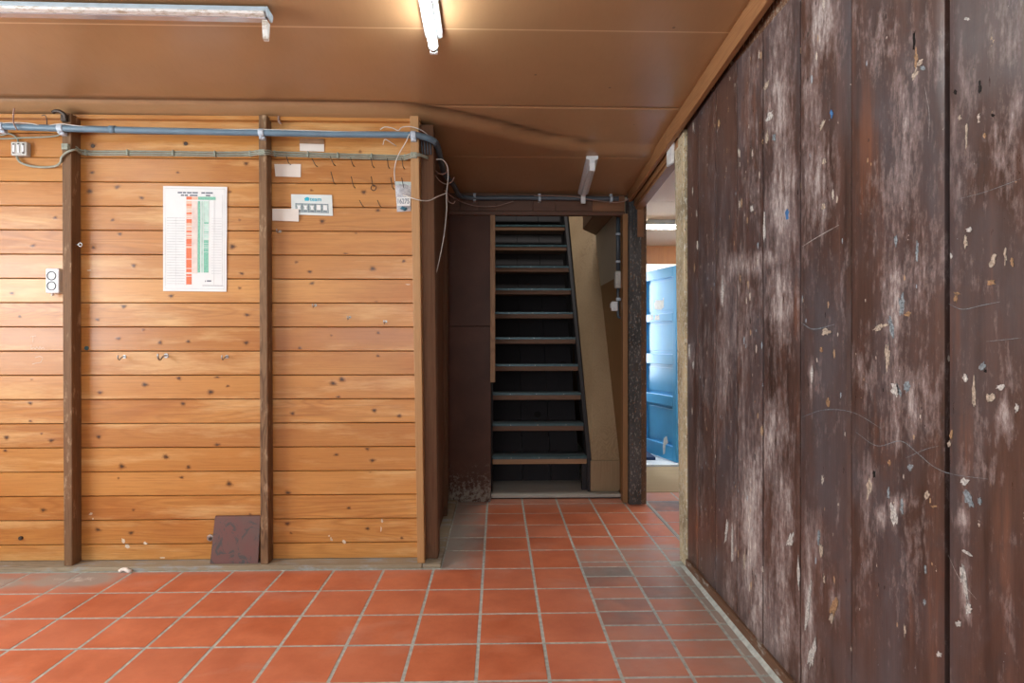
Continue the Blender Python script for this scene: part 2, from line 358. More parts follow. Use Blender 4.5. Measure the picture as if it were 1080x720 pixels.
def m_slate():
    t = NT('scuffed_red_board'); p = t.pos(); n = t.noise(t.vscale(p, (1, 1, 0.8)), 16, 7, 0.7, 1.2)
    n2 = t.noise(p, 5, 3)
    col = t.mix(t.ramp(n2, 0.35, 0.65), (0.15, 0.055, 0.045), (0.115, 0.075, 0.062))
    col = t.mix(t.math('MULTIPLY', t.ramp(n, 0.52, 0.58), 0.9), col, (0.05, 0.05, 0.047))
    return t.out(col, 0.6)
M['slate'] = m_slate()
def m_bag():
    t = NT('clear_bag_plastic'); p = t.pos(); n = t.noise(p, 45, 5, 0.7, 1.0)
    t.set(t.b.inputs['Alpha'], t.math('MULTIPLY_ADD', t.ramp(n, 0.4, 0.7), 0.4)); t.b.inputs['Alpha'].links[0].from_node.inputs[2].default_value = 0.42
    t.bump(n, 0.6, 0.004)
    return t.out((0.62, 0.68, 0.74), 0.18)
M['bag'] = m_bag()
def m_paint_spots():
    t = NT('paint_scraped_lamp'); p = t.pos(); n = t.noise(t.vscale(p, (0.4, 1, 1)), 60, 5, 0.7)
    return t.out(t.mix(t.ramp(n, 0.48, 0.62), (0.72, 0.72, 0.69), (0.42, 0.36, 0.28)), 0.4)
M['lamp_worn'] = m_paint_spots()

# ================================================================== SETTING
# ---------------- floor
def dust(x, y):
    d = 0.0
    if x < -0.06 and y > 3.02: d = max(d, 0.36 * sm(-0.02, -0.12, x) + 0.25 * sm(-0.1, -0.28, x))
    if 0.42 < x < 1.0 and y < 3.35: d = max(d, 0.40 * sm(0.45, 0.95, x), 0.22)
    if x > 0.905 and y < 3.1: d = 0.85
    if x > 0.42 and 2.9 < y < 3.3: d = max(d, 0.36)
    if y > 3.9: d = max(d, 0.25 * sm(3.9, 4.3, y))
    if x < -1.7 and y > 2.65: d = max(d, 0.28 * sm(-1.7, -2.0, x) * sm(2.65, 2.9, y))
    if x < -0.2: d = max(d, 0.24 * sm(2.92, 3.03, y))
    e_ = ((x + 2.04) / .17) ** 2 + ((y - 2.93) / .065) ** 2; e2_ = ((x + 2.42) / .13) ** 2 + ((y - 2.88) / .05) ** 2
    d = min(1, d)
    return d + 0.95 * math.exp(-min(e_, e2_))
fl = MB()
G = 0.0065
def tile(x0, x1, y0, y1, burnt=0.0):
    a, b, c, d = x0 + G, x1 - G, y0 + G, y1 - G
    if b - a < 0.01 or d - c < 0.01: return
    r = random.random(); z = 0.0 + random.uniform(-0.0006, 0.0006); e = 0.003
    vs = []; at = []
    g_ = 0.02 if a < -1.6 and c > 2.7 else 0.05; nx = max(2, int((b - a) / g_)); ny = max(2, int((d - c) / g_))
    for j in range(ny + 1):
        for i in range(nx + 1):
            x = a + (b - a) * i / nx; y = c + (d - c) * j / ny
            edge = i in (0, nx) or j in (0, ny)
            vs.append((x, y, z - (0.0012 if edge else 0))); at.append((r, burnt, dust(x, y)))
    fs = [(j * (nx + 1) + i, j * (nx + 1) + i + 1, (j + 1) * (nx + 1) + i + 1, (j + 1) * (nx + 1) + i) for j in range(ny) for i in range(nx)]
    fl.add(vs, fs, 0, at)
    n0 = len(fl.v); fl.add([(a, c, z - .0012), (b, c, z - .0012), (b, d, z - .0012), (a, d, z - .0012), (a, c, -.006), (b, c, -.006), (b, d, -.006), (a, d, -.006)],
                          [(0, 4, 5, 1), (1, 5, 6, 2), (2, 6, 7, 3), (3, 7, 4, 0)], 0, (r, burnt, dust(a, c)))
rowsN = [2.02 + 0.25 * k for k in range(-12, 5)]      # ... 3.02
rowsF = [3.02, 3.283, 3.50, 3.735, 3.985, 4.22, 4.40]
cols = [-0.074 - 0.25 * k for k in range(14, 0, -1)] + [-0.074, 0.176, 0.425]
for y0, y1 in zip(rowsN, rowsN[1:]):
    for x0, x1 in zip(cols, cols[1:]): tile(x0, x1, y0, y1)
for y0, y1 in zip(rowsF, rowsF[1:]):
    for x0, x1 in [(-0.29, -0.074), (-0.074, 0.176), (0.176, 0.425)]:
        tile(x0, x1, y0, y1, 0.7 if (x0 < -0.2 and 3.2 < y0 < 3.6) else 0)
half = [2.03 + 0.125 * k for k in range(-24, 9)]      # ... 3.03
burnt = {(0, 2.905): .9, (0, 2.78): .55, (1, 2.78): .4, (1, 2.655): .75, (0, 2.53): .6, (0, 2.405): .7, (0, 2.28): .2, (0, 2.655): .25}
for ci, (x0, x1) in enumerate([(0.425, 0.668), (0.668, 0.90)]):
    for y0, y1 in zip(half, half[1:]):
        tile(x0, x1, y0, y1, next((v for (c_, yy), v in burnt.items() if c_ == ci and abs(yy - y0) < 0.03), 0.12))
    tile(x0, x1, 3.03, 3.10, 0.1)
    if ci == 1:
        for y0, y1 in zip(half, half[1:]): tile(0.90, 0.953, y0, y1, 0.2)
    for y0, y1 in zip([3.10] + rowsF[1:], rowsF[1:]): tile(x0, x1, y0, y1)
for y0, y1 in zip([3.10] + rowsF[1:], rowsF[1:]): tile(0.90, 1.055, y0, y1)
for j in range(6):
    for i in range(9):
        tile(1.07 + 0.25 * i, 1.32 + 0.25 * i, 3.02 + 0.25 * j, 3.27 + 0.25 * j, 0.9 if (i, j) == (0, 4) else 0)
fl.box(-3.7, 3.4, -2.6, 7.6, -0.08, -0.0022, 1)
struct(fl.build('floor', [M['tiles'], M['grout']]), 'terracotta quarry tile floor with grey grout')

# ---------------- ceiling with its seams and the sagging crease
def ycrease(x):
    pts = [(-4, 2.985), (-0.75, 2.99), (-0.45, 3.0), (-0.22, 3.08), (0.0, 3.18), (0.29, 3.34), (0.6, 3.42), (1.5, 3.5)]
    for (a, b), (c, d) in zip(pts, pts[1:]):
        if a <= x <= c: return b + (d - b) * (x - a) / (c - a)
    return 3.0
def ceil_z(x, y):
    z = zc0(x, y); yc = ycrease(x); fade = 1 - sm(0.25, 0.6, x); d = y - yc
    z -= 0.020 * sm(-0.02, 0.12, d) * (1 if y < 5 else 0)
    z += fade * 0.014 * math.exp(-(d / 0.028) ** 2) - fade * 0.008 * math.exp(-((d - 0.09) / 0.05) ** 2)
    return z
ce = MB()
xs = [-3.7 + 0.1 * i for i in range(48)]; xs = [x for x in xs if x < 0.95] + [0.97]
ys = [-2.6 + 0.2 * i for i in range(24)]; ys = [y for y in ys if y < 2.2] + [2.2 + 0.02 * i for i in range(105)]
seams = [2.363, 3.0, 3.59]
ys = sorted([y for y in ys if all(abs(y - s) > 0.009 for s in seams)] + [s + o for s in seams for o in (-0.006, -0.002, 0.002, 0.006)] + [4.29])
ys = [y for y in ys if y <= 4.2901]
vs = []; at = []
for y in ys:
    for x in xs:
        sk = 0.012 * (x + 0.5)     # panels are laid slightly askew
        g = any(abs(y - s) < 0.003 for s in seams)
        yc = ycrease(x); d = y - yc; fade = 1 - sm(0.2, 0.5, x)
        crease_dark = fade * 0.95 * math.exp(-((d + 0.01) / 0.032) ** 2) * (0.55 + 0.45 * sm(-0.7, -0.2, x)) + 0.8 * math.exp(-((x - 0.5) / 0.09) ** 2 - ((y - 3.40) / 0.03) ** 2)  # darker band along the crease, plus one dark spot near its end
        vs.append((x, y - sk if 2 < y < 4 else y, ceil_z(x, y) + (0.004 if g and y > 2.5 else 0))); at.append((0.9 if g and y < 2.5 else 0.5, 0.55 if g and 2.9 < y < 3.2 else 0.0, min(1, crease_dark)))  # first value raises the painted highlight on the nearest seam
nx = len(xs)
fs = [(j * nx + i, (j + 1) * nx + i, (j + 1) * nx + i + 1, j * nx + i + 1) for j in range(len(ys) - 1) for i in range(nx - 1)]
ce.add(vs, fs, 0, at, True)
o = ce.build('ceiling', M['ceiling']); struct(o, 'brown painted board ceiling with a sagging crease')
sd = o.modifiers.new('thick', 'SOLIDIFY'); sd.thickness = 0.02; sd.offset = -1
cs_ = MB()   # paler ceiling of the room beyond the opening
def sidez(x, y): return zc0(x, y) - 0.045 - 0.03 * sm(4.2, 5.5, y)
for y0, y1 in ((2.4, 3.5), (3.504, 4.3), (4.304, 5.02), (5.024, 6.0), (6.0, 7.5)):
    cs_.hexa([(1.02, y0, sidez(1, y0)), (3.3, y0, sidez(1, y0)), (3.3, y1, sidez(1, y1)), (1.02, y1, sidez(1, y1)),
              (1.02, y0, sidez(1, y0) + .03), (3.3, y0, sidez(1, y0) + .03), (3.3, y1, sidez(1, y1) + .03), (1.02, y1, sidez(1, y1) + .03)])
struct(cs_.build('ceiling_side', M['ceiling_side']), 'pale ceiling of the room beyond the opening')

# ---------------- pine board wall
YB = 3.12
wb = MB()
zk = [0.02, 0.103] + [0.228 + 0.1246 * k for k in range(0, 18)]
zk = [z for z in zk if z < 2.27] + [2.30]
X0, X1 = -3.68, -0.40
for i, (z0, z1) in enumerate(zip(zk, zk[1:])):
    rr = (random.random(), random.random(), 0); gp = 0.0016; ch = 0.004
    # chamfered tongue-and-groove face
    wb.add([(X0, YB + ch, z0 + gp), (X1, YB + ch, z0 + gp), (X1, YB, z0 + gp + ch * .7), (X0, YB, z0 + gp + ch * .7), (X1, YB, z1 - gp - ch * .5), (X0, YB, z1 - gp - ch * .5), (X1, YB + ch, z1 - gp), (X0, YB + ch, z1 - gp),
            (X0, YB + .02, z0 + gp), (X1, YB + .02, z0 + gp), (X1, YB + .02, z1 - gp), (X0, YB + .02, z1 - gp)],
           [(0, 1, 2, 3), (3, 2, 4, 5), (5, 4, 6, 7), (8, 9, 1, 0), (7, 6, 10, 11), (1, 9, 10, 6, 4, 2), (0, 3, 5, 7, 11, 8)], 0, rr)
    # which board an x,z point belongs to is kept for knots
wb.box(X0, X1, YB + 0.018, YB + 0.06, 0.0, 2.33, 1)
wb.box(X0, X1, YB - 0.03, YB + 0.018, 2.288, 2.308, 0, (0.3, 0.2, 0))
KN = []
def kn(ox, oy, sc, L): KN.extend([(ox + a / sc, oy + b / sc) for a, b in L])
kn(0, 180, 3.6, [(340, 78), (445, 62), (538, 103), (873, 80), (210, 178), (428, 187), (910, 187), (455, 240), (883, 288), (125, 285), (355, 292), (508, 360), (918, 390), (910, 445), (650, 475), (470, 515), (938, 547), (370, 565), (45, 465), (75, 553), (450, 637), (545, 603), (715, 648), (935, 653), (608, 652)])
kn(0, 300, 3.6, [(550, 380), (680, 355), (825, 350), (865, 385), (800, 408), (380, 410), (120, 360), (115, 450), (695, 452), (115, 518), (158, 566), (25, 580), (195, 592), (375, 578), (825, 608), (630, 655), (715, 690), (463, 690), (20, 630)])
kn(0, 480, 3.0, [(375, 72), (597, 38), (575, 70), (725, 90), (137, 173), (422, 173), (792, 187), (310, 235), (415, 245), (525, 5)])
kn(280, 230, 3.6, [(215, 12), (343, 57), (305, 137), (117, 167), (525, 163), (168, 203), (407, 192), (177, 247), (420, 320), (250, 445), (428, 435), (130, 493), (427, 523), (290, 612), (277, 680), (257, 627)])
kn(280, 420, 3.79, [(108, 60), (435, 48), (535, 70), (407, 200), (428, 248), (420, 292), (90, 378), (333, 438), (283, 225), (88, 500), (102, 538), (408, 520), (545, 558)])
kn(0, 0, 3.6, [(353, 552), (705, 545), (675, 655), (935, 620), (350, 655)])
kn(280, 140, 6.75, [(328, 410), (700, 422), (403, 628), (675, 135), (800, 552)])
for (px, py) in KN:
    p = PY(px, py, YB); big = random.random()
    ra = 0.006 + 0.011 * big; rb = ra * random.uniform(0.55, 0.85); tilt = random.uniform(-.3, .3)
    vs = [(p.x, YB - .0006, p.z)]; at = [(0.4, 0.5, 1.0 if big > .3 else .7)]; n = 14
    for q, val in ((0.45, 0.8 if big > .25 else .5), (0.75, 0.42), (1.15, 0.2), (1.9, 0.0)):
        for k in range(n):
            a = 2 * math.pi * k / n; wv = 1 + 0.12 * math.sin(3 * a + big * 9)
            u, v_ = math.cos(a) * ra * q * wv, math.sin(a) * rb * q * wv
            vs.append((p.x + u * math.cos(tilt) - v_ * math.sin(tilt), YB - .0006 * (1 - q / 1.9), p.z + u * math.sin(tilt) + v_ * math.cos(tilt))); at.append((0.4, 0.5, val))
    fs = [(0, 1 + (k + 1) % n, 1 + k) for k in range(n)]
    for q in range(3):
        b = 1 + q * n
        fs += [(b + k, b + (k + 1) % n, b + n + (k + 1) % n, b + n + k) for k in range(n)]
    # only keep the part of the knot that lies inside one board
    lo = max([z for z in zk if z <= p.z] or [0]); hi = min([z for z in zk if z > p.z] or [3])
    vs = [(x, y, min(max(z, lo + .006), hi - .006)) for x, y, z in vs]
    bi = sum(1 for z in zk if z <= p.z) - 1
    src = wb.a[12 * max(0, bi)]
    wb.add(vs, fs, 0, [(src[0], src[1], a[2]) for a in at])
def stroke(pts, w0, mat):
    for (a, b) in zip(pts, pts[1:]):
        a, b = Vector((*a, 0)), Vector((*b, 0)); d = (b - a).normalized(); o = Vector((-d.y, d.x, 0)) * w0 / 2
        q = [PY(*(v).xy, YB - .0008) for v in (a + o, b + o, b - o, a - o)]; wb.quad(q[0], q[1], q[2], q[3], mat)
for L in ([(32, 355), (38, 354)], [(35, 355), (34.5, 361)], [(33, 363), (33, 368), (35.5, 366), (37, 368), (39, 365.5), (41, 368), (42, 365), (43.5, 368), (45, 366), (47, 368)], [(34, 384), (37, 383), (43, 382), (45, 378)], [(37, 377), (42, 375.5), (45, 377)]): stroke(L, .5, 2)
for (px, py, rx, ry) in ((130, 570, 3, 3), (134, 576, 4, 2), (153, 573, 2.5, 2), (96, 542, 2.5, 1.6), (98, 547, 1.5, 1.5), (350, 569, 2, 2), (363, 571, 2, 2.5), (347, 565, 1.5, 1), (402, 558, 1, 4), (403, 549, 1.5, 2), (171, 588, 4, 1), (94, 285, 2.5, 1), (430, 300, 3, .8), (349, 568, 1, 2)):
    n = 9; L = [PY(px + rx * math.cos(2 * math.pi * k / n) * random.uniform(.4, 1.2), py + ry * math.sin(2 * math.pi * k / n) * random.uniform(.4, 1.2), YB - .0008) for k in range(n)]; wb.add(L[::-1] if False else L, [tuple(range(n))], 2)
struct(wb.build('wall_back', [M['pine'], M['black_gap'], plain('pale_splash', (.66, .55, .42), .7)]), 'wall of knotty orange pine boards')
# floor plinth under the boards and round the corner of the passage
pl = MB()
pl.box(-3.68, -0.385, 3.03, YB + 0.02, -0.003, 0.020)
pl.box(-0.383, -0.29, 3.032, 4.26, -0.003, 0.019)
pl.box(-0.46, -0.383, YB + .02, 4.26, -0.003, 0.016)
struct(pl.build('baseboard_back', M['plinth'], bevel=0.004), 'dusty low timber plinth under the pine boards')

# ---------------- right wall of wide dark planks
RX = 0.965
seampx = [998.3, 897.5, 843.5, 804.5, 777, 754.5, 736]
sy = sorted(PX(px, 360, RX).y for px in seampx)
edges = [-2.6 + i * 0.28 for i in range(13)]; edges = [e for e in edges if e < sy[0] - 0.35] + [sy[0] - 0.33] + sy + [3.02]
pale = []; rust = []
def P_(px, py, rx, ry, st):  pale.append((px, py, rx, ry, st))
for a in [(822, 30, 12, 40, .5), (822, 110, 12, 60, .75), (812, 130, 5, 40, .5), (826, 220, 13, 60, .8), (824, 320, 13, 38, .85), (866, 20, 14, 40, .8), (856, 110, 9, 45, .55), (862, 190, 14, 50, .65), (858, 230, 8, 30, .4),
          (793, 70, 7, 25, .4), (790, 120, 8, 40, .35), (793, 200, 9, 30, .45), (783, 280, 22, 12, .75), (810, 272, 30, 9, .6), (764, 300, 7, 35, .7), (782, 330, 12, 60, .5), (762, 380, 8, 60, .6), (783, 440, 6, 50, .45), (757, 450, 5, 40, .4),
          (815, 460, 14, 40, .75), (800, 500, 8, 40, .7), (775, 560, 8, 60, .55), (792, 560, 10, 80, .95), (800, 640, 12, 50, .85), (826, 560, 10, 70, .75), (826, 660, 14, 40, .7), (770, 620, 6, 40, .4), (832, 500, 6, 30, .5),
          (955, 150, 14, 80, .55), (962, 190, 10, 50, .45), (940, 210, 14, 35, .5), (945, 315, 12, 45, .7), (970, 270, 30, 40, .4), (958, 300, 8, 30, .35), (960, 420, 25, 40, .5), (945, 400, 12, 30, .5), (915, 395, 14, 25, .45), (947, 445, 10, 30, .55),
          (915, 515, 7, 30, .5), (937, 350, 5, 24, .55), (853, 640, 5, 70, .85), (851, 690, 8, 30, .7), (862, 575, 8, 30, .45), (880, 640, 5, 20, .5), (915, 580, 8, 40, .35), (960, 600, 10, 50, .3), (1017, 620, 4, 26, .9), (1020, 645, 4, 10, .9),
          (1010, 150, 12, 60, .4), (1020, 100, 12, 40, .35), (1065, 150, 14, 50, .6), (1060, 60, 14, 60, .35), (1060, 440, 12, 18, .5), (1030, 455, 3, 25, .8), (1060, 400, 20, 20, .3), (1040, 500, 30, 12, .3), (930, 40, 16, 30, .4), (905, 20, 6, 20, .5),
          (966, 80, 3, 12, .8), (985, 60, 8, 30, .4), (860, 400, 8, 20, .35), (855, 395, 2, 12, .9), (1013, 170, 3, 25, .6), (885, 300, 10, 60, .2), (748, 200, 6, 100, .2), (742, 400, 6, 60, .3), (729, 380, 3, 20, .6), (739, 500, 5, 60, .35),
          (955, 530, 18, 8, .5), (930, 545, 5, 10, .9), (945, 540, 2, 12, .9), (1015, 545, 6, 8, .8), (1020, 525, 8, 4, .5)]: P_(*a)
for a in [(915, 150, 14, 70, .62), (910, 200, 8, 40, .5), (1005, 350, 8, 60, .5), (1050, 560, 30, 80, .22), (925, 470, 20, 60, .35), (790, 120, 8, 50, .5), (1010, 470, 30, 40, .35), (840, 330, 4, 30, .6), (840, 420, 4, 60, .4), (735, 560, 4, 40, .5), (1005, 620, 20, 60, .3), (1050, 250, 30, 60, .2), (890, 280, 6, 60, .3), (960, 650, 20, 60, .25)]: rust.append(a)
def patch(L, px, py):
    v = 0
    for (cx, cy, rx, ry, st) in L:
        q = ((px - cx) / (rx * 1.25)) ** 2 + ((py - cy) / (ry * 1.25)) ** 2
        if q < 6: v = max(v, st * math.exp(-q * 0.9))
    return v
def proj(x, y, z):
    cx = x * _c - y * _s; cy = x * _s + y * _c
    if cy < 0.3: return (9999, 9999)
    return (540 + FPX * cx / cy, 360 - FPX * (z - CAMZ) / cy)
wr = MB()
for i, (y0, y1) in enumerate(zip(edges, edges[1:])):
    r0 = random.random(); gp = 0.0065 if abs(y0 - sy[0]) < 1e-6 or abs(y1 - sy[0]) < 1e-6 else 0.0022
    g0 = 0.0068 if abs(y0 - sy[0]) < 1e-6 else 0.0028; g1 = 0.0068 if abs(y1 - sy[0]) < 1e-6 else 0.0028
    a, b = y0 + g0, y1 - g1; z0, z1 = 0.045, 2.285 + random.uniform(-.008, .004)
    near = b > 0.9
    ny = max(3, int((b - a) / (0.0125 if near else 0.1))); nz = 150 if near else 8
    off = random.uniform(-.0012, .0012)
    vs = []; at = []
    for k in range(nz + 1):
        for j in range(ny + 1):
            y = a + (b - a) * j / ny; z = z0 + (z1 - z0) * k / nz
            e = 0.002 if j in (0, ny) else 0
            vs.append((RX + off + e, y, z)); px, py = proj(RX, y, z)
            at.append((r0, patch(pale, px, py) if near else .2, patch(rust, px, py) if near else .2))
    fs = [(k * (ny + 1) + j, (k + 1) * (ny + 1) + j, (k + 1) * (ny + 1) + j + 1, k * (ny + 1) + j + 1) for k in range(nz) for j in range(ny)]
    wr.add(vs, fs, 0, at, True)
    wr.add([(RX + off + .002, a, z0), (RX + off + .002, b, z0), (RX + off + .002, b, z1), (RX + off + .002, a, z1), (RX + .03, a, z0), (RX + .03, b, z0), (RX + .03, b, z1), (RX + .03, a, z1)],
           [(0, 4, 5, 1), (1, 5, 6, 2), (2, 6, 7, 3), (3, 7, 4, 0)], 0, (r0, .1, .1))
wr.box(RX + .03, RX + .09, -2.6, 3.02, 0.0, 2.60, 1)
# rough edge above the planks
wr.box(RX + .006, RX + .03, -2.6, 3.0, 2.27, 2.60, 2)
def chip(px, py, rx, ry, mat, ang=0.0, n=15, rag=0.45):
    ca, sa = math.cos(math.radians(ang)), math.sin(math.radians(ang)); L = []
    for k in range(n):
        a = 2 * math.pi * k / n; q = 1 + random.uniform(-rag, rag); u, v = .82 * rx * math.cos(a) * q, .88 * ry * math.sin(a) * q
        L.append(PX(px + u * ca - v * sa, py + u * sa + v * ca, RX - .0016))
    wr.add(L + [(x + .001, y, z) for x, y, z in L], [tuple(range(n)), tuple(range(2 * n - 1, n - 1, -1))] + [(k, n + k, n + (k + 1) % n, (k + 1) % n) for k in range(n)], mat)
def scratch(pts, w0, mat):
    L = catmull([Vector((a, b, 0)) for a, b in pts], 6); n = len(L)
    for i in range(n - 1):
        a, b = L[i], L[i + 1]; d = (b - a).normalized(); o = Vector((-d.y, d.x, 0))
        wa, wb_ = (0.42 * w0 * (0.4 + 0.6 * math.sin(math.pi * j / (n - 1))) * random.uniform(.7, 1.2) / 2 for j in (i, i + 1))
        q = [PX(*(a + o * wa).xy, RX - .0015), PX(*(b + o * wb_).xy, RX - .0015), PX(*(b - o * wb_).xy, RX - .0015), PX(*(a - o * wa).xy, RX - .0015)]
        wr.quad(q[3], q[2], q[1], q[0], mat)
# 3 white, 4 cream, 5 tan, 6 pale blue, 7 blue, 1 black
for a in [(943, 541, 4, 13, 3, -8), (951, 535, 2, 9, 6), (1017, 612, 2, 22, 3, -6), (1021, 642, 4, 6, 3), (1011, 658, 4, 3.5, 3), (1014, 605, 2, 10, 3), (1020, 583, 7, 1.5, 3, 35), (1017, 508, 5, 4, 3), (1021, 526, 4, 9, 6, -25), (1033, 528, 2, 4, 6),
          (960, 492, 3, 4, 6), (966, 62, 2, 11, 5), (965, 78, 3, 8, 4, 20), (970, 66, 6, 2, 4, -50), (973, 72, 3, 2.5, 6), (964, 43, 1.6, 13, 1), (1007, 97, 2, 2.5, 1), (1047, 122, 1.8, 1.8, 1), (1012, 124, 2, 3, 4), (1033, 92, 2, 6, 1), (1038, 143, 2, 3, 5), (1019, 143, 1.2, 14, 4),
          (967, 265, 2.4, 10, 6), (945, 254, 2, 6, 6), (940, 345, 3, 14, 6, -10), (951, 322, 4, 12, 6), (957, 331, 4, 3, 5), (936, 375, 3, 14, 4), (928, 345, 9, 2.4, 4, -25), (948, 412, 2.4, 8, 6, -15), (944, 410, 5, 8, 3), (956, 407, 4, 7, 6),
          (1027, 413, 2.2, 17, 4), (1036, 386, 3, 5, 6, 20), (1039, 391, 1.5, 2, 1), (1018, 398, 3, 4, 3), (1044, 420, 6, 5, 4), (1055, 408, 5, 3, 3, -25), (1072, 430, 2, 5, 3), (1020, 20, 3, 2, 3), (1003, 270, 1.5, 3, 3), (1047, 274, 3, 7, 4, 20), (1060, 270, 1.5, 9, 4), (1067, 276, 2, 5, 5), (1045, 298, 5, 3.5, 5), (1022, 242, 4, 2.5, 3), (1018, 255, 2, 7, 4),
          (1008, 315, 2, 4, 5), (1009, 309, 4, 1.5, 5), (1003, 458, 2, 5, 5), (1001, 468, 2.2, 3, 4), (877, 120, 2.2, 5, 7), (830, 226, 2, 6.5, 7), (816, 145, 2, 4, 6), (869, 170, 3, 3, 4), (867, 132, 2, 6, 4, 25), (868, 218, 2.4, 3, 4), (856, 395, 1.2, 9, 3), (871, 350, 5, 3.5, 4), (866, 368, 1.5, 3, 5), (873, 425, 1.8, 5, 5),
          (808, 90, 2, 6, 4, 30), (809, 145, 2, 8, 4), (812, 122, 3, 6, 3, 30), (806, 240, 1.6, 14, 3), (793, 220, 2, 4, 3), (762, 310, 1.4, 16, 3), (758, 130, 1.2, 5, 5), (771, 66, 1.3, 3, 4), (727, 370, 1, 9, 3), (731, 385, 1, 4, 3), (766, 560, 1.5, 12, 3, 6), (772, 575, 1.3, 18, 3), (785, 590, 1.5, 10, 4), (833, 570, 3, 9, 3, 15), (842, 605, 1.5, 16, 3), (852, 640, 2, 26, 3, 5), (856, 690, 4, 16, 3, 8), (880, 640, 5, 12, 5, 12), (877, 652, 3, 6, 4), (866, 580, 2, 9, 4), (863, 567, 1.5, 7, 6), (869, 610, 1, 5, 4), (976, 600, 1.4, 5, 6), (975, 635, 1.6, 4, 6), (954, 665, 1.5, 7, 4), (990, 690, 3, 3, 3), (978, 522, 3, 5, 4), (985, 534, 4, 1.4, 5), (938, 488, 2, 3, 5), (917, 515, 4, 12, 4, 10), (922, 500, 2, 5, 1), (937, 520, 1.8, 6, 6)]: chip(*a)
scratch([(902, 455), (925, 470), (950, 465), (968, 478), (985, 492), (1005, 500), (1042, 505)], 1.6, 6); scratch([(955, 483), (975, 474), (990, 470)], 1.2, 6); scratch([(1000, 320), (1015, 326), (1035, 322), (1055, 318)], 1.8, 6)
scratch([(845, 340), (858, 347), (880, 342)], 2.2, 6); scratch([(846, 260), (862, 250), (885, 237)], 1.6, 3); scratch([(845, 440), (870, 432), (900, 435), (930, 452)], 1.4, 6); scratch([(1010, 210), (1040, 202), (1078, 188)], 1.0, 6); scratch([(975, 90), (980, 120), (979, 150)], .9, 3); scratch([(1000, 585), (1012, 610), (1030, 632)], 1.0, 3); scratch([(1040, 360), (1060, 358), (1078, 356)], 1.2, 6)
struct(wr.build('wall_right', [M['planks'], M['black_gap'], M['crumble'], plain('chip_white', (.46, .45, .42), .6, var=.5, scale=160), plain('chip_cream', (.38, .32, .25), .6, var=.5, scale=160), plain('chip_tan', (.31, .19, .10), .6, var=.45, scale=160), plain('chip_pale_blue', (.20, .24, .26), .6, var=.5, scale=160), plain('chip_blue', (.05, .16, .36), .5)]), 'wall of wide scraped dark brown planks')
bk = MB()
bk.box(0.952, RX + .03, -2.6, 3.0, -0.003, 0.048)
struct(bk.build('baseboard_right', wood('kick_board_wood', (0.22, 0.115, 0.06), (0.15, 0.07, 0.035), (0.06, 0.03, 0.02), 'Y', 1.2, .7, wear=((.42, .40, .36), .56)), bevel=.004), 'thin worn kick board under the dark planks')
# cement fillet along the kick board
cf = MB()
cf.add([(0.936, -2.6, -.0015), (0.953, -2.6, .012), (0.953, 3.0, .012), (0.936, 3.05, -.0015)], [(0, 1, 2, 3)])
struct(cf.build('trim_1', M['grout']), 'grey cement fillet between tiles and dark planks')

# ---------------- ceiling trims on the side of the planks and over the opening
tr = MB()
def slope_box(mb, x0, x1, y0, y1, top, bot, mat=0, r=(.4, .4, 0)):
    f = lambda x, y, d: (x, y, zc0(x, y) - d)
    mb.hexa([f(x0, y0, bot), f(x1, y0, bot), f(x1, y1, bot), f(x0, y1, bot), f(x0, y0, top), f(x1, y0, top), f(x1, y1, top), f(x0, y1, top)], mat, r)
slope_box(tr, 0.92, 0.945, -2.6, 3.24, -0.01, 0.092, r=(.4, .5, 0))
slope_box(tr, 0.92, 0.945, 3.244, 4.20, -0.01, 0.092, r=(.8, .4, 0))
struct(tr.build('trim_2', M['trim'], bevel=.003), 'brown timber strip between ceiling and dark planks')
tr = MB()
slope_box(tr, 0.957, 1.02, 3.15, 4.19, -0.02, 0.125, r=(.1, .6, 0)); slope_box(tr, 0.965, 1.02, 3.15, 4.19, 0.128, 0.148, r=(.6, .5, 0))
slope_box(tr, 0.945, 0.957, 3.15, 4.19, -0.02, 0.08, 1)
struct(tr.build('trim_3', [M['trim'], M['black_gap']], bevel=.002), 'brown timber header over the side opening')

# ---------------- passage side wall, dark panel, lintel over the stairs
pw = MB(); pw.box(-0.42, -0.352, 3.22, 4.27, 0.016, 2.29)
struct(pw.build('wall_passage', M['jamb_dark']), 'dark boarded side of the passage')
pn = MB()
zs = PY(490, 344, 4.27).z
pn.box(-0.42, -0.050, 4.27, 4.292, 0.0, zs - .002, 0); pn.box(-0.42, -0.050, 4.27, 4.292, zs + .002, 2.075, 0)
pn.box(-0.42, -0.050, 4.29, 4.31, 0.0, 2.075, 1)
struct(pn.build('wall_stair', [M['panel'], M['black_gap']], bevel=.002), 'dark brown panel beside the stair opening')
hd = MB()
hx = [-0.42] + [PY(px, 218, 4.25).x for px in (485, 505, 523, 562, 586, 625)] + [PY(659, 218, 4.25).x]
for i, (a, b) in enumerate(zip(hx, hx[1:])):
    hd.box(a + .001, b - .001, 4.25, 4.29, 2.082, 2.195, 1 if i == len(hx) - 2 else 0)
hd.box(-0.42, hx[-1], 4.245, 4.29, 2.052, 2.079, 0); hd.box(-0.42, 0.93, 4.262, 4.29, 2.195, 2.26, 0)
struct(hd.build('trim_4', [M['header'], M['header_light']], bevel=.0015), 'dark timber lintel over the stair opening')
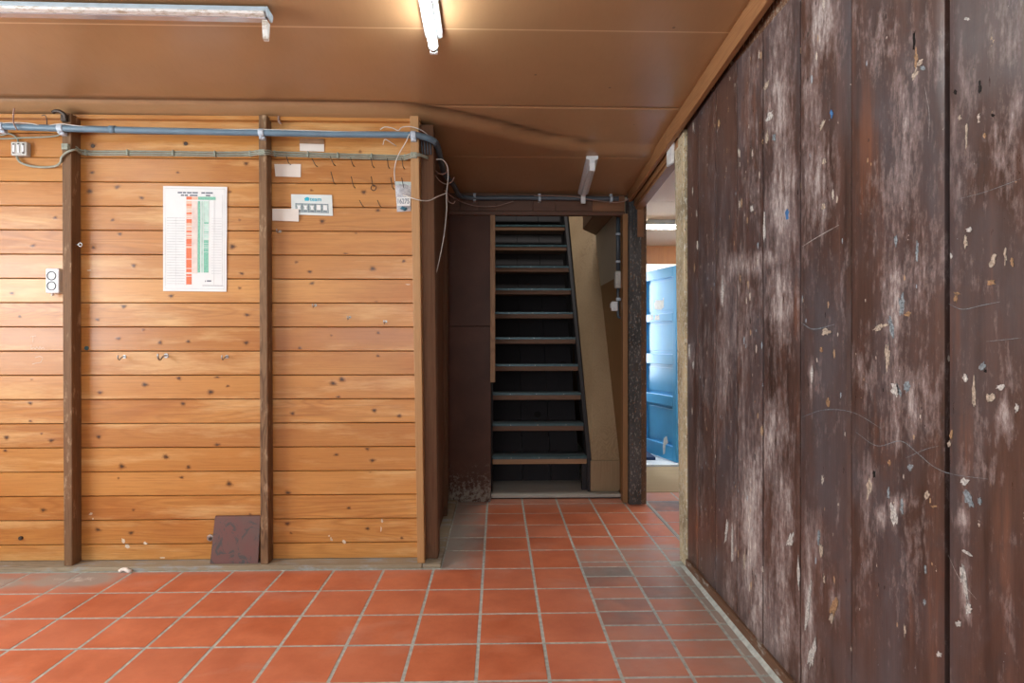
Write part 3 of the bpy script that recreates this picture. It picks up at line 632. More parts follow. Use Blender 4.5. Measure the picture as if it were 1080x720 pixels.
# strip on the panel edge, jamb by the worn post
st = MB(); p0 = PY(517, 403, 4.255); p1 = PY(522.3, 229, 4.255)
st.box(p0.x, p1.x, 4.235, 4.27, p0.z, 2.05)
tag(st.build('timber_strip', M['strip'], bevel=.003), 'pale timber strip along the edge of the dark panel beside the stairs', 'timber')
jb = MB(); a = PY(657, 400, 4.22).x; b = PY(664.2, 400, 4.22).x
jb.box(a, b, 4.22, 4.30, 0.0, 2.06, 0, (.3, .2, 0))
tag(jb.build('door_jamb', wood('orange_jamb_wood', (0.36, 0.19, 0.075), (0.28, 0.135, 0.05), (0.13, 0.05, 0.02), 'Z', 1.2, .5), bevel=.003), 'orange brown timber jamb between stair opening and peeling dark post', 'jamb', kind='structure')

# ---------------- stairwell, side room and far room shells
sh = MB()
sh.box(0.91, 1.04, 4.30, 7.4, 0.0, 4.0)
struct(sh.build('wall_stairwell', M['twotone']), 'two tone cream and ochre stairwell wall')
sh = MB()
sh.box(-0.42, -0.05, 4.31, 7.2, 0.0, 4.0); sh.box(-0.42, 0.91, 7.2, 7.3, 0.0, 4.0); sh.box(-0.42, 1.04, 4.29, 7.3, 4.0, 4.05)
sh.box(-0.42, 1.04, 4.27, 4.295, 2.262, 4.0)
struct(sh.build('wall_stairwell_dark', M['stair_dark']), 'dark inner walls of the stairwell')
sr = MB()
sr.box(1.04, 1.30, 5.55, 5.62, 0.0, 2.3); sr.box(3.2, 3.3, 2.4, 7.5, 0.0, 2.5); sr.box(0.99, 3.3, 2.35, 2.42, 0, 2.6); sr.box(1.9, 3.2, 5.55, 5.62, 0.0, 2.3)
struct(sr.build('wall_side', M['white_wall']), 'white walls of the room beyond the opening')
sr = MB(); sr.box(-0.2, 3.3, 7.5, 7.6, 0, 2.5); sr.box(0.2, 0.26, 7.3, 7.5, 0, 2.5)
struct(sr.build('wall_far', M['white_wall']), 'white wall seen past the blue door')
lt = MB()
z0 = PY(695, 278, 5.53).z; z1 = PY(695, 260.5, 5.53).z
lt.box(1.05, 1.95, 5.53, 5.56, z0, z1 + .03, 0, (.2, .3, 0))
struct(lt.build('trim_5', M['lintel'], bevel=.002), 'orange wood board above the blue door')
vf = MB()
ya = PZ(697, 519, 0).y
vf.box(1.06, 2.4, ya, 5.42, -0.002, 0.004)
tag(vf.build('floor_board', M['board_side'], bevel=.002), 'flat beige board lying on the tiles before the blue door', 'board')
th = MB(); th.box(1.06, 2.4, 5.42, 5.60, -0.002, 0.022); th.box(1.06, 2.4, 5.60, 7.5, -.002, 0.012)
struct(th.build('trim_6', M['white_wall'], bevel=.004), 'white threshold under the blue door')
mt = MB(); mt.box(1.20, 1.515, 5.68, 6.25, 0.012, 0.040)
tag(mt.build('door_mat', M['blue_dark'], bevel=.004), 'navy mat lying behind the white threshold', 'mat')
tl = MB(); tl.box(1.052, 1.066, 3.10, 4.18, -0.002, 0.003)
struct(tl.build('trim_7', M['platform']), 'narrow dark strip in the floor of the side opening')
# outer walls behind and beside the camera, with windows added as fill light sources
def holed(name, label, along, lo, hi, a0, a1, p0, p1, zb, zt):
    m = MB()
    for (s0, s1, z0, z1) in ((lo, a0, 0, 2.9), (a1, hi, 0, 2.9), (a0, a1, 0, zb), (a0, a1, zt, 2.9)):
        m.box(*((p0, p1, s0, s1) if along == 'Y' else (s0, s1, p0, p1)), z0, z1)
    struct(m.build(name, M['white_wall']), label)
    f = MB(); n = 3
    for k in range(n + 1):
        c = a0 + (a1 - a0) * k / n; c = min(max(c, a0 + .03), a1 - .03)
        f.box(*((p0 + .03, p1 - .03, c - .025, c + .025) if along == 'Y' else (c - .025, c + .025, p0 + .03, p1 - .03)), zb, zt)
    for z in (zb, zt - .05): f.box(*((p0 + .03, p1 - .03, a0, a1) if along == 'Y' else (a0, a1, p0 + .03, p1 - .03)), z, z + .05)
    struct(f.build({'wall_left': 'fill_window_1', 'wall_rear': 'fill_window_2'}[name], M['white_plastic'], bevel=.004), 'added white window frame for fill light in the ' + label)
holed('wall_left', 'white side wall outside the picture', 'Y', -2.7, 3.2, 0.2, 2.2, -3.8, -3.68, 0.9, 2.1)
holed('wall_rear', 'white wall behind the camera', 'X', -3.8, 1.06, -2.7, 0.5, -2.72, -2.6, 0.9, 2.1)

# ================================================================== POSTS AND STUDS
def leaning(mb, xb0, xb1, xt0, xt1, y0, y1, z0, z1, mat=0, r=None):
    r = r or (random.random(), random.random(), 0)
    return mb.hexa([(xb0, y0, z0), (xb1, y0, z0), (xb1, y1, z0), (xb0, y1, z0), (xt0, y0, z1), (xt1, y0, z1), (xt1, y1, z1), (xt0, y1, z1)], mat, r)
def studx(px, py): return PY(px, py, 3.05).x
SG = 'upright timbers on the pine board wall'
m_ = leaning(MB(), studx(67.2, 590), studx(76, 590), studx(65, 130), studx(75, 130), 3.05, YB, 0.02, 2.30)
tag(m_.build('wall_stud', M['stud'], bevel=.004), 'rough brown timber stud beside the double socket on the pine wall', 'stud', SG)
m_ = leaning(MB(), studx(274.6, 590), studx(283, 590), studx(272.5, 130), studx(281, 130), 3.05, YB, 0.02, 2.30)
tag(m_.build('wall_stud', M['stud'], bevel=.004), 'rough brown timber stud between the coloured chart and the picture card', 'stud', SG)
m_ = leaning(MB(), studx(440.3, 590), studx(447.8, 590), studx(432.3, 130), studx(441.5, 130), 3.045, YB + .02, 0.02, 2.30)
tag(m_.build('wall_stud', M['stud_light'], bevel=.003), 'pale timber stud closing the end of the pine wall at the passage', 'stud', SG)
m_ = leaning(MB(), -0.385, PY(462, 588, 3.11).x, PY(443, 150, 3.11).x, PY(457, 150, 3.11).x, 3.11, 3.22, 0.019, 2.28)
tag(m_.build('corner_post', M['jamb_dark'], bevel=.005), 'dark weathered corner post beside the pale end stud', 'post')
m_ = MB(); m_.box(PY(463.5, 500, 3.86).x, PY(471.5, 500, 3.86).x, 3.86, 3.93, 0.019, 2.245)
tag(m_.build('passage_post', M['jamb_dark'], bevel=.004), 'slim dark post further along the passage, by the dark panel', 'post')
pp = MB()
ax, bx_ = PY(663.5, 400, 4.175).x, PY(676.5, 400, 4.175).x; cx_ = PY(682.3, 400, 4.175).x
pp.box(ax, bx_, 4.175, 4.30, 0.0, zc0(1, 4.2) - .05, 0, (.3, .3, 0)); pp.box(bx_, cx_, 4.185, 4.30, 0.0, zc0(1, 4.2) - .05, 2, (.7, .3, 0))
pp.box(PY(672, 300, 4.17).x, PY(679, 300, 4.17).x, 4.165, 4.175, PY(675, 250, 4.17).z, zc0(1, 4.2) - .06, 1, (.7, .3, 0))
po_ = pp.build('worn_post', [M['peel_dark'], M['header_light'], m_peel('peeling_rusty_edge', (0.16, 0.082, 0.042), (0.06, 0.058, 0.056), (0.34, 0.25, 0.17), 0.56)], bevel=.004)
tag(po_, 'post of peeling dark paint between the stairs and the blue door room', 'post')
hk = MB(); q = PY(671, 387, 4.174); hk.box(q.x - .012, q.x + .012, 4.166, 4.176, q.z - .03, q.z + .03)
hk.build('latch_plate', M['iron'], po_, bevel=.002)
es = MB()
a0 = PX(717, 588, RX - .004).y; a1 = PX(711.5, 180, RX - .004).y
es.hexa([(RX - .006, 3.005, 0.0), (RX + .09, 3.005, 0.0), (RX + .09, a0, 0.0), (RX - .006, a0, 0.0), (RX - .006, 3.06, 2.25), (RX + .09, 3.06, 2.25), (RX + .09, a1, 2.22), (RX - .006, a1, 2.22)], 0, (.4, .4, 0))
tag(es.build('edge_post', M['peel_pale'], bevel=.006), 'narrow post of peeling pale paint ending the dark plank wall', 'post')
pb = MB()
q0 = PX(708.5, 150, RX - .012); q1 = PX(713, 171, RX - .012)
pb.add([(RX - .02, PX(713.5, 141, RX).y, PX(713.5, 141, RX).z), (RX - .02, PX(707, 150, RX).y, PX(707, 150, RX).z), (RX - .02, PX(706.5, 176, RX).y, PX(706.5, 176, RX).z), (RX - .02, PX(712, 172, RX).y, PX(712, 172, RX).z),
        (RX - .005, PX(713.5, 141, RX).y, PX(713.5, 141, RX).z), (RX - .005, PX(707, 150, RX).y, PX(707, 150, RX).z), (RX - .005, PX(706.5, 176, RX).y, PX(706.5, 176, RX).z), (RX - .005, PX(712, 172, RX).y, PX(712, 172, RX).z)],
       [(0, 1, 2, 3), (7, 6, 5, 4), (0, 4, 5, 1), (1, 5, 6, 2), (2, 6, 7, 3), (3, 7, 4, 0)])
tag(pb.build('plaster_scrap', M['plaster_bit'], bevel=.003), 'white scrap of plaster stuck to the head of the pale post', 'plaster', 'plaster scraps')
pb = MB(); L = [(716, 137), (714.5, 141), (715, 147), (719.5, 138), (719.5, 133)]
f_ = [(RX - .014, PX(a, b, RX).y, PX(a, b, RX).z) for a, b in L]; g_ = [(RX - .002, y, z) for _, y, z in f_]
pb.add(f_ + g_, [(0, 1, 2, 3, 4), (9, 8, 7, 6, 5)] + [(i, 5 + i, 5 + (i + 1) % 5, (i + 1) % 5) for i in range(5)])
tag(pb.build('plaster_scrap', M['plaster_bit'], bevel=.002), 'small cream plaster flake where trim meets the dark planks', 'plaster', 'plaster scraps')

# ================================================================== STAIRCASE
stair = thing('staircase', 'steep wooden staircase with dark nosings rising behind the opening', 'stairs', (0.32, 4.45, 0.03))
tp = [(237.3, 600), (259.5, 603), (283.3, 605), (307, 607.3), (332, 610), (360, 612.3), (388.6, 615), (419, 618), (450, 621.6), (481.7, 624.7)][::-1]
XL, XR = -0.040, 0.668
nose = []
for i in range(13):
    Y = 4.452 + 0.1628 * i; z = 0.288 + 0.2245 * i
    nose.append((Y, z))
    t_ = MB(); t_.box(XL, XR, Y, Y + 0.21, z - 0.056, z - 0.016, 0, (random.random(), random.random(), 0))
    tr_ = t_.build('tread', M['tread_light'] if i == 0 else M['tread'], stair, bevel=.004)
    if i == 0: tr_['label'] = 'bottom tread with a paler worn front edge'
    n_ = MB(); n_.box(XL, XR, Y - 0.004, Y + 0.055, z - 0.018, z)
    for xx in (0.10, 0.31, 0.53):
        n_.disc((xx, Y - .004, z - .009), (0, -1, 0), .0035, .0015, 8, 1); n_.disc((xx, Y + .02, z), (0, 0, 1), .004, .001, 8, 1)
    n2_ = n_.build('nosing', [M['nosing'], M['steel']], tr_, bevel=.002)
    n2_.location = (0, 0, 0)
    b_ = MB(); b_.box(XL, XR, Y + 0.055, Y + 0.21, z - .016, z - .002)
    c_ = b_.build('tread_cover', M['cover'], tr_); c_.location = (0, 0, 0)
sl = 0.2245 / 0.1628
def stringer(x0, x1, mat, lo, hi, yb=4.43, yt=6.5):
    m = MB(); f = lambda y: 0.288 + (y - 4.452) * sl
    m.hexa([(x0, yb, max(.03, f(yb) + lo)), (x1, yb, max(.03, f(yb) + lo)), (x1, yt, f(yt) + lo), (x0, yt, f(yt) + lo), (x0, yb, f(yb) + hi), (x1, yb, f(yb) + hi), (x1, yt, f(yt) + hi), (x0, yt, f(yt) + hi)])
    return m.build('stringer', mat, stair, bevel=.003)
stringer(XR, XR + 0.03, M['stair_dark'], -0.30, 0.02)
stringer(XL - .008, XL, M['stair_dark'], -0.30, 0.02)
# boarded back behind the treads, with the two knot holes
bb = MB(); f = lambda y: 0.288 + (y - 4.452) * sl - 0.30
wx = [XL, 0.20, 0.43, XR]
for a, b in zip(wx, wx[1:]):
    bb.hexa([(a + .002, 4.79, .03), (b - .002, 4.79, .03), (b - .002, 4.82, .03), (a + .002, 4.82, .03), (a + .002, 6.6, f(6.47) + .02), (b - .002, 6.6, f(6.47) + .02), (b - .002, 6.63, f(6.47) + .02), (a + .002, 6.63, f(6.47) + .02)], 0, (random.random(), .4, 0))
bo = bb.build('back_boards', M['stair_dark'], stair)
dirv = Vector((0, 6.6 - 4.79, f(6.47) + .02 - .03)); nv = Vector((0, -dirv.z, dirv.y)).normalized()
for (px, py) in ((594, 384), (567, 437)):
    d = ray(px, py); # meet the sloped back
    p0_ = Vector((0, 4.79, .03)); o_ = Vector((0, 0, CAMZ)); t_ = (p0_ - o_).dot(nv) / d.dot(nv); h_ = o_ + d * t_
    k_ = MB(); k_.disc(h_, nv, 0.030, 0.003, 16)
    kk = k_.build('knot_hole', M['black_gap'], bo); kk.location = (0, 0, 0)
# sloped pale board and its lower panel beside the flight
sp_ = MB()
A = [Vector((0.699, 4.42, .265)), Vector((0.909, 4.42, .265)), Vector((0.909, 5.66, 2.36)), Vector((0.699, 5.93, 2.50))]
nn = (A[1] - A[0]).cross(A[3] - A[0]).normalized() * 0.022
sp_.hexa([a - (nn if nn.y > 0 else -nn) * -1 for a in A] + [a for a in A], 0, (.35, .3, 0))
sb_ = sp_.build('side_board', M['plank_pale'], stair, bevel=.002); sb_['label'] = 'sloping pale board beside the treads'
lp = MB(); lp.box(0.690, 0.909, 4.41, 4.43, 0.045, 0.262); lp.box(0.690, .90, 4.43, 4.46, 0.03, 0.25, 0)
lp.build('side_panel', M['plank_pale'], stair, bevel=.002)
np_ = MB(); np_.box(XR - .035, XR + .018, 4.47, 4.52, .03, .235); np_.build('newel_block', M['stair_dark'], stair, bevel=.004)
pf = MB(); pf.box(-0.048, 0.905, 4.355, 4.42, 0.0, 0.006, 1); pf.box(-0.048, 0.905, 4.345, 4.80, 0.008, 0.030)  # black strip paints the shadow under the plank
tag(pf.build('stair_platform', [M['platform'], M['black_gap']], bevel=.004), 'low grey worn plank step at the foot of the staircase', 'step')
bm_ = MB(); bm_.hexa([(.745, 4.30, 2.13), (.905, 4.30, 2.13), (.905, 5.49, 2.13), (.745, 5.20, 2.13), (.745, 4.30, 2.30), (.905, 4.30, 2.30), (.905, 5.49, 2.30), (.745, 5.20, 2.30)], 0, (.5, .5, 0))
tag(bm_.build('timber_beam', wood('stair_beam_wood', (0.25, 0.14, 0.075), (0.18, 0.095, 0.05), (0.08, 0.035, 0.02), 'Y', 1.2, .6), bevel=.004), 'short brown beam inside the stairwell above the sloping pale board', 'beam', kind='thing')

# ================================================================== BLUE DOOR
FA = Vector((1.525, 6.10, 0)); NA = Vector((1.690, 5.485, 0)); ud = (NA - FA).normalized(); W = (NA - FA).length
nd = Vector((ud.y, -ud.x, 0)); nd = nd if nd.x < 0 else -nd     # faces the camera side
Z0, Z1 = 0.028, 1.855
def dbox(mb, u0, u1, z0, z1, d0, d1, mat=0):
    q = lambda u, d, z: FA + ud * u + nd * d + Vector((0, 0, z))
    mb.hexa([q(u0, d0, z0), q(u1, d0, z0), q(u1, d1, z0), q(u0, d1, z0), q(u0, d0, z1), q(u1, d0, z1), q(u1, d1, z1), q(u0, d1, z1)], mat)
    return mb
dr = MB(); st_w = 0.062
PZs = [(1.76, 1.42), (1.345, 1.03), (0.93, 0.635), (0.54, 0.165)]
dbox(dr, 0, st_w, Z0, Z1, 0, .04); dbox(dr, W - st_w, W, Z0, Z1, 0, .04)
zz = [Z1] + [v for p in PZs for v in p] + [Z0]
for hi, lo in zip(zz[0::2], zz[1::2]): dbox(dr, st_w, W - st_w, lo, hi, 0, .04)
door = dr.build('door_1', M['blue_door'], bevel=.004); struct(door, 'bright blue panelled door standing open in the far room'); door['category'] = 'door'
for hi, lo in PZs:
    d_ = MB(); dbox(d_, st_w - .005, W - st_w + .005, lo - .004, hi + .004, .002, .012); dbox(d_, st_w + .03, W - st_w - .03, lo + .03, hi - .03, .011, .017)
    d_.build('door_panel', M['blue_door'], door, bevel=.003)
def dpoly(L, d):
    mb = MB(); q = lambda u, z, dd: FA + ud * u + nd * dd + Vector((0, 0, z))
    n = len(L); mb.add([q(u, z, d) for u, z in L] + [q(u, z, d - .0008) for u, z in L], [tuple(range(n)), tuple(range(2 * n - 1, n - 1, -1))]); return mb
mk = MB()
for L, d in (([(.20, 1.53), (.23, 1.56), (.36, 1.55), (.38, 1.58), (.38, 1.48), (.33, 1.46), (.21, 1.47)], .0179), ([(.15, 1.37), (.17, 1.42), (.22, 1.41), (.22, 1.36)], .0408), ([(.25, 1.36), (.26, 1.415), (.30, 1.40), (.33, 1.415), (.34, 1.36)], .0408), ([(.40, .13), (.42, .22), (.47, .25), (.50, .19), (.45, .16), (.44, .08), (.41, .06)], .0408)):
    t_ = dpoly(L, d); mk.add(t_.v, t_.f)
mk.build('paint_scars', M['plaster_bit'], door)

# ================================================================== LAMPS
def batten(name, label, a, b, width, height, drop, mat_body, tube_mat, tube_r=0.013, holders=True, group=None, slope=True):
    """ceiling fitting from a=(x,y) to b=(x,y) hung just under the ceiling"""
    A = Vector((a[0], a[1], zc0(*a) - drop)); B = Vector((b[0], b[1], zc0(*b) - drop))
    root = thing(name, label, 'lamp', (A + B) / 2, group)
    d = (B - A).normalized(); s = Vector((d.y, -d.x, 0)).normalized() * width / 2; up = Vector((0, 0, 1))
    m = MB(); h = height
    prof = [(1, 0), (1, -h * .45), (.45, -h * .62), (.40, -h), (-.40, -h), (-.45, -h * .62), (-1, -h * .45), (-1, 0)]
    vs = [A + s * u + up * v for u, v in prof] + [B + s * u + up * v for u, v in prof]; n = len(prof)
    m.add(vs, [tuple(range(n)), tuple(range(2 * n - 1, n - 1, -1))] + [(i, n + i, n + (i + 1) % n, (i + 1) % n) for i in range(n)])
    m.build('housing', mat_body, root, bevel=.002)
    if holders:
        for e, sg in ((A, 1), (B, -1)):
            hm = MB(); c = e + d * sg * 0.012; s2 = s.normalized() * .016
            P = [c - d * .008 - s2, c + d * .008 - s2, c + d * .008 + s2, c - d * .008 + s2]
            hm.hexa([p - up * (h + .045) for p in P] + [p - up * (h * .5) for p in P]); hm.build('tube_holder', M['white_plastic'], root, bevel=.003)
    if tube_mat:
        tm = MB(); tm.tube([A + d * .02 - up * (h + .028), B - d * .02 - up * (h + .028)], tube_r, 16); tm.build('tube', tube_mat, root)
        for e, sg in ((A, 1), (B, -1)):
            cm = MB(); cm.disc(e + d * sg * .02 - up * (h + .028), d * sg, tube_r + .001, .018, 16); cm.build('tube_cap', M['steel'], root)
    return root
# the lit tube over the middle of the room: its end hangs in view
batten('fluorescent_lamp', 'lit fluorescent tube fitting running towards the stairs on the ceiling', (-0.253, 2.375), (-0.24, 1.15), .07, .05, 0.003, M['lamp_white'], M['tube'], .017)
# same kind of fitting: one added behind the camera as fill, one beside it
batten('fluorescent_lamp', 'added lit fluorescent tube fitting behind the camera for fill light', (-0.9, -0.55), (-0.9, -1.75), .07, .05, 0.003, M['lamp_white'], M['tube_room'], .017)
batten('fluorescent_lamp', 'lit fluorescent tube fitting beside the camera near the cream wall', (-2.75, 1.95), (-2.75, 0.55), .07, .05, 0.003, M['lamp_white'], M['tube_room'], .017)
# empty white batten before the stairs
ea, eb = PZ(621.5, 163, zc0(.55, 3.5)), PZ(610, 204, zc0(.55, 4.2))
batten('ceiling_batten', 'short white batten without a tube on the ceiling before the stairs', (ea.x + .01, 3.55), (eb.x + .015, 4.19), .07, .045, 0.018, M['lamp_white'], None)

# long old fitting without tube, crossing the top of the picture
LY = 2.225; lx1 = PY(281, 12, LY).x; lx0 = lx1 - 1.85; lz = PY(270, 3, LY).z
old = thing('tubeless_fitting', 'long grey blue ceiling fitting without a tube above the pine wall', 'lamp', ((lx0 + lx1) / 2, LY + .05, lz))
def zz_(x, off): return lz - 0.0075 * (x - lx1) + off
def bar(mb, prof, x0, x1, mat=0):
    n = len(prof); vs = [(x0, y, zz_(x0, z)) for y, z in prof] + [(x1, y, zz_(x1, z)) for y, z in prof]
    mb.add(vs, [tuple(range(n)), tuple(range(2 * n - 1, n - 1, -1))] + [(i, n + i, n + (i + 1) % n, (i + 1) % n) for i in range(n)], mat); return mb
bar(MB(), [(LY, -.012), (LY, -.026), (LY + .003, -.028), (LY + .055, -.028), (LY + .055, -.017)], lx0, lx1 - .004).build('housing', M['lamp_blue'], old, bevel=.002)
bar(MB(), [(LY + .002, -.027), (LY + .006, -.036), (LY + .027, -.040), (LY + .027, -.028)], lx0, lx1 - .012).build('reflector', M['lamp_worn'], old, bevel=.002)
bar(MB(), [(LY + .0275, -.028), (LY + .0275, -.042), (LY + .054, -.046), (LY + .054, -.028)], lx0, lx1 - .014).build('cover_tray', M['lamp_tray'], old, bevel=.002)
ec = MB(); bar(ec, [(LY - .001, -.012), (LY - .001, -.03), (LY + .012, -.043), (LY + .05, -.048), (LY + .057, -.03), (LY + .057, -.017)], lx1 - .004, lx1 + .004); ec.build('end_cap', M['lamp_blue'], old, bevel=.002)
th_ = MB(); bar(th_, [(LY + .02, -.05), (LY + .028, -.118), (LY + .045, -.122), (LY + .055, -.05)], lx1 - .026, lx1 - .006); th_.build('tube_holder', M['lamp_worn'], old, bevel=.003)
th_ = MB(); bar(th_, [(LY + .02, -.05), (LY + .028, -.118), (LY + .045, -.122), (LY + .055, -.05)], lx0 + .006, lx0 + .026); th_.build('tube_holder', M['lamp_worn'], old, bevel=.003)

# wide lit fitting in the room beyond the opening
sy_ = 4.72; sz_ = sidez(1.3, sy_)
sd_ = thing('ceiling_light', 'lit white ceiling fitting in the room beyond the opening', 'lamp', (1.8, sy_, sz_))
m_ = MB(); x0 = PY(684, 225, sy_).x
m_.hexa([(x0 - .06, sy_ - .02, sz_ - .045), (2.5, sy_ - .02, sz_ - .045), (2.5, sy_ + .12, sz_ - .05), (x0, sy_ + .12, sz_ - .05), (x0 - .0, sy_, sz_ + .0), (2.5, sy_, sz_), (2.5, sy_ + .13, sz_ - .008), (x0 + .02, sy_ + .13, sz_ - .008)])
m_.build('housing', M['lamp_white'], sd_, bevel=.004)
m_ = MB(); m_.box(x0 - .03, 2.48, sy_ + .0, sy_ + .10, sz_ - .058, sz_ - .0465); m_.build('diffuser', M['tube_side'], sd_, bevel=.002)

# ================================================================== PIPES AND CABLES
PYY = 3.025
pp0 = [PY(-60, 131.5, PYY), PY(0, 133.2, PYY), PY(68, 135.5, PYY), PY(170, 138, PYY), PY(276, 140, PYY), PY(360, 141.6, PYY), PY(432, 142.3, PYY), PY(445, 144, PYY + .012), PY(452, 146, 3.05), PY(458.5, 149, 3.08)]
pp1 = [PY(458.7, 149.5, 3.085), PY(462, 156, 3.16), PY(465, 170, 3.3), PY(469, 183, 3.55), Vector((-.285, 3.9, 2.165)), Vector((-.27, 4.13, 2.165)), Vector((-.22, 4.205, 2.165)), Vector((-.10, 4.222, 2.165)), Vector((.10, 4.222, 2.168)), Vector((.4, 4.222, 2.168)), Vector((.7, 4.222, 2.166)), Vector((.86, 4.222, 2.166))]
pm = MB(); pm.tube(pp1, 0.0165, 12, 0, 6)
tag(pm.build('conduit_pipe', M['pipe_dark']), 'dark conduit from the passage corner along the lintel to the peeling post', 'pipe')
pm = MB(); pm.tube(pp0, 0.0165, 12, 0, 6)
pipe = pm.build('conduit_pipe', M['pipe'])
tag(pipe, 'blue grey conduit pipe along the top of the pine wall', 'pipe')
for px in (210,):
    c = MB(); a = PY(116, 136.5, PYY); c.tube([a, a + Vector((.03, 0, 0))], .0185, 12); c.build('coupling', M['pipe'], pipe)
def saddle(px, py, label, cat='clip'):
    p = PY(px, py, PYY); m = MB(); w_ = .013
    m.tube([p - Vector((w_, 0, 0)), p + Vector((w_, 0, 0))], .0205, 14); m.box(p.x - w_, p.x + w_, p.y, 3.05, p.z - .03, p.z - .012); m.disc((p.x, 3.012, p.z - .026), (0, -1, 0), .006, .006, 10)
    tag(m.build('pipe_clip', M['clip'], bevel=.001), label, cat, 'pale clips on the conduit pipe')
saddle(1.5, 133.3, 'pale saddle clip on the conduit above the square junction box')
saddle(64.5, 135.4, 'pale saddle clip on the conduit at the stud beside the junction box')
saddle(276, 140, 'pale saddle clip on the conduit at the stud by the cards')
saddle(436, 142.4, 'pale saddle clip on the conduit at the pale end stud')
for i, px in enumerate((500.5, 569, 644.5)):
    p = PY(px, 208, 4.222); m = MB(); m.tube([(p.x - .009, 4.222, 2.167), (p.x + .009, 4.222, 2.167)], .0195, 14); m.box(p.x - .009, p.x + .009, 4.222, 4.262, 2.188, 2.20)
    m.box(p.x - .008, p.x + .008, 4.205, 4.25, 2.142, 2.152)
    tag(m.build('pipe_clip', M['clip']), ['pale clip on the lintel conduit nearest the dark panel', 'pale clip on the middle of the lintel conduit', 'pale clip on the lintel conduit by the peeling post'][i], 'clip', 'pale clips on the conduit pipe')

def cable(name, label, path, r, mat, k=6, group=None, cat='cable'):
    m = MB(); m.tube(path, r, 7, 0, k); return tag(m.build(name, mat), label, cat, group)
CY = YB - .010
GB = 'grey cables clipped across the pine wall'
def wallline(dy, yoff, front):
    L = [(72, 155 + dy * .6), (80, 156 + dy), (90, 160.5 + dy), (135, 160.8 + dy), (183, 161.4 + dy), (227, 162.0 + dy), (262, 161.6 + dy), (271, 160.5 + dy)]
    R = [(282, 160.0 + dy), (292, 161.5 + dy), (325, 162.6 + dy), (356, 163.8 + dy), (392, 164.8 + dy), (424, 165.6 + dy), (432, 164 + dy)]
    pts = []
    for px, py in L + R:
        onstud = px in (72, 271, 282, 432)
        pts.append(PY(px, py, 3.05 - front if onstud else (3.085 if px in (80,) else CY - yoff)))
    pts.append(PY(442, 163 + dy * .5, 3.05 - front)); pts.append(Vector((-.36, 3.10, pts[-1].z)))
    return pts
cable('cable', 'topmost of the three grey cables clipped across the pine wall', wallline(-1.5, 0, .006), .0038, M['cable'], 5, GB)
cable('cable', 'middle one of the three grey cables clipped across the pine wall', wallline(0.6, .001, .006), .0042, M['cable'], 5, GB)
cable('cable', 'lowest of the three grey cables clipped across the pine wall', wallline(2.6, .0, .006), .0036, M['cable'], 5, GB)
where = ['just past the stud by the junction box', 'second along from the stud by the junction box', 'above the coloured chart', 'past the coloured chart', 'just before the stud by the cards',
         'just past the stud by the cards', 'above the blank card', 'above the picture card', 'second before the hanging bag', 'above the hanging bag']
for (px, py), wl in zip([(91, 161.5), (135, 161.5), (183, 162), (227, 162.8), (264, 162.5), (290, 162.5), (325, 163.3), (356.5, 164.5), (392, 165.5), (427, 166.3)], where):
    p = PY(px, py, CY); m = MB(); m.box(p.x - .004, p.x + .004, CY - .010, YB, p.z - .013, p.z + .011); m.disc((p.x, CY - .010, p.z + .014), (0, -1, 0), .003, .002, 8); m.box(p.x - .003, p.x + .003, CY - .009, YB, p.z + .010, p.z + .017)
    tag(m.build('cable_clip', M['cable'], bevel=.001), 'small grey cable clip ' + wl, 'clip', 'cable clips on the pine wall')
for px, py, wl in ((70, 155, 'on the face of the stud beside the junction box'), (277, 161, 'on the face of the stud by the cards'), (436.5, 164, 'on the face of the pale end stud')):
    p = PY(px, py, 3.05); m = MB(); m.box(p.x - .016, p.x + .016, 3.036, 3.05, p.z - .016, p.z + .014); m.disc((p.x - .01, 3.036, p.z), (0, -1, 0), .004, .003, 8); m.disc((p.x + .01, 3.036, p.z), (0, -1, 0), .004, .003, 8)
    tag(m.build('cable_clip', M['cable'], bevel=.003), 'grey clamp holding the cables ' + wl, 'clip', 'cable clamps on the studs')
# thick cable from the junction box to the stud
cable('cable', 'thick grey cable looping from the junction box round to the stud', [PY(18, 164, CY), PY(19, 168, CY - .005), PY(23, 172, CY - .006), PY(34, 175.3, CY - .004), PY(48, 176.3, CY - .004), PY(59, 175, CY - .01), PY(64, 171, 3.05), PY(65, 166, 3.04), PY(70, 161, 3.038), PY(77, 158.2, 3.04), PY(81, 158.5, 3.06), PY(86, 161.5, CY - .008), PY(92, 163, CY - .006)], .0058, M['cable'])
cable('cable', 'grey cable under the conduit entering the top of the junction box', [PY(-30, 143, CY), PY(0, 142.5, CY), PY(9, 141, CY), PY(15, 143, CY), PY(18.5, 146.5, CY), PY(19, 150, CY)], .0042, M['cable'])
cable('cable', 'grey cable running under the conduit to the stud by the junction box', [PY(-30, 146, CY), PY(3, 146.3, CY), PY(25, 145.2, CY), PY(45, 144.6, CY), PY(58, 143.5, CY), PY(66, 141, CY)], .0042, M['cable'])
wl_ = [PY(px, py, PYY - .012) for px, py in ((-30, 131), (0, 129.8), (18, 129.2), (35, 130.6), (46, 133.3), (54, 131.8), (64, 130.4), (75, 131.8), (100, 134), (160, 135.2), (220, 136.5), (272, 136.3), (330, 137.8), (380, 139.2), (430, 139.5))]
cable('cable', 'thin white wire lying along the top of the conduit pipe', wl_, .0022, M['wire_white'])
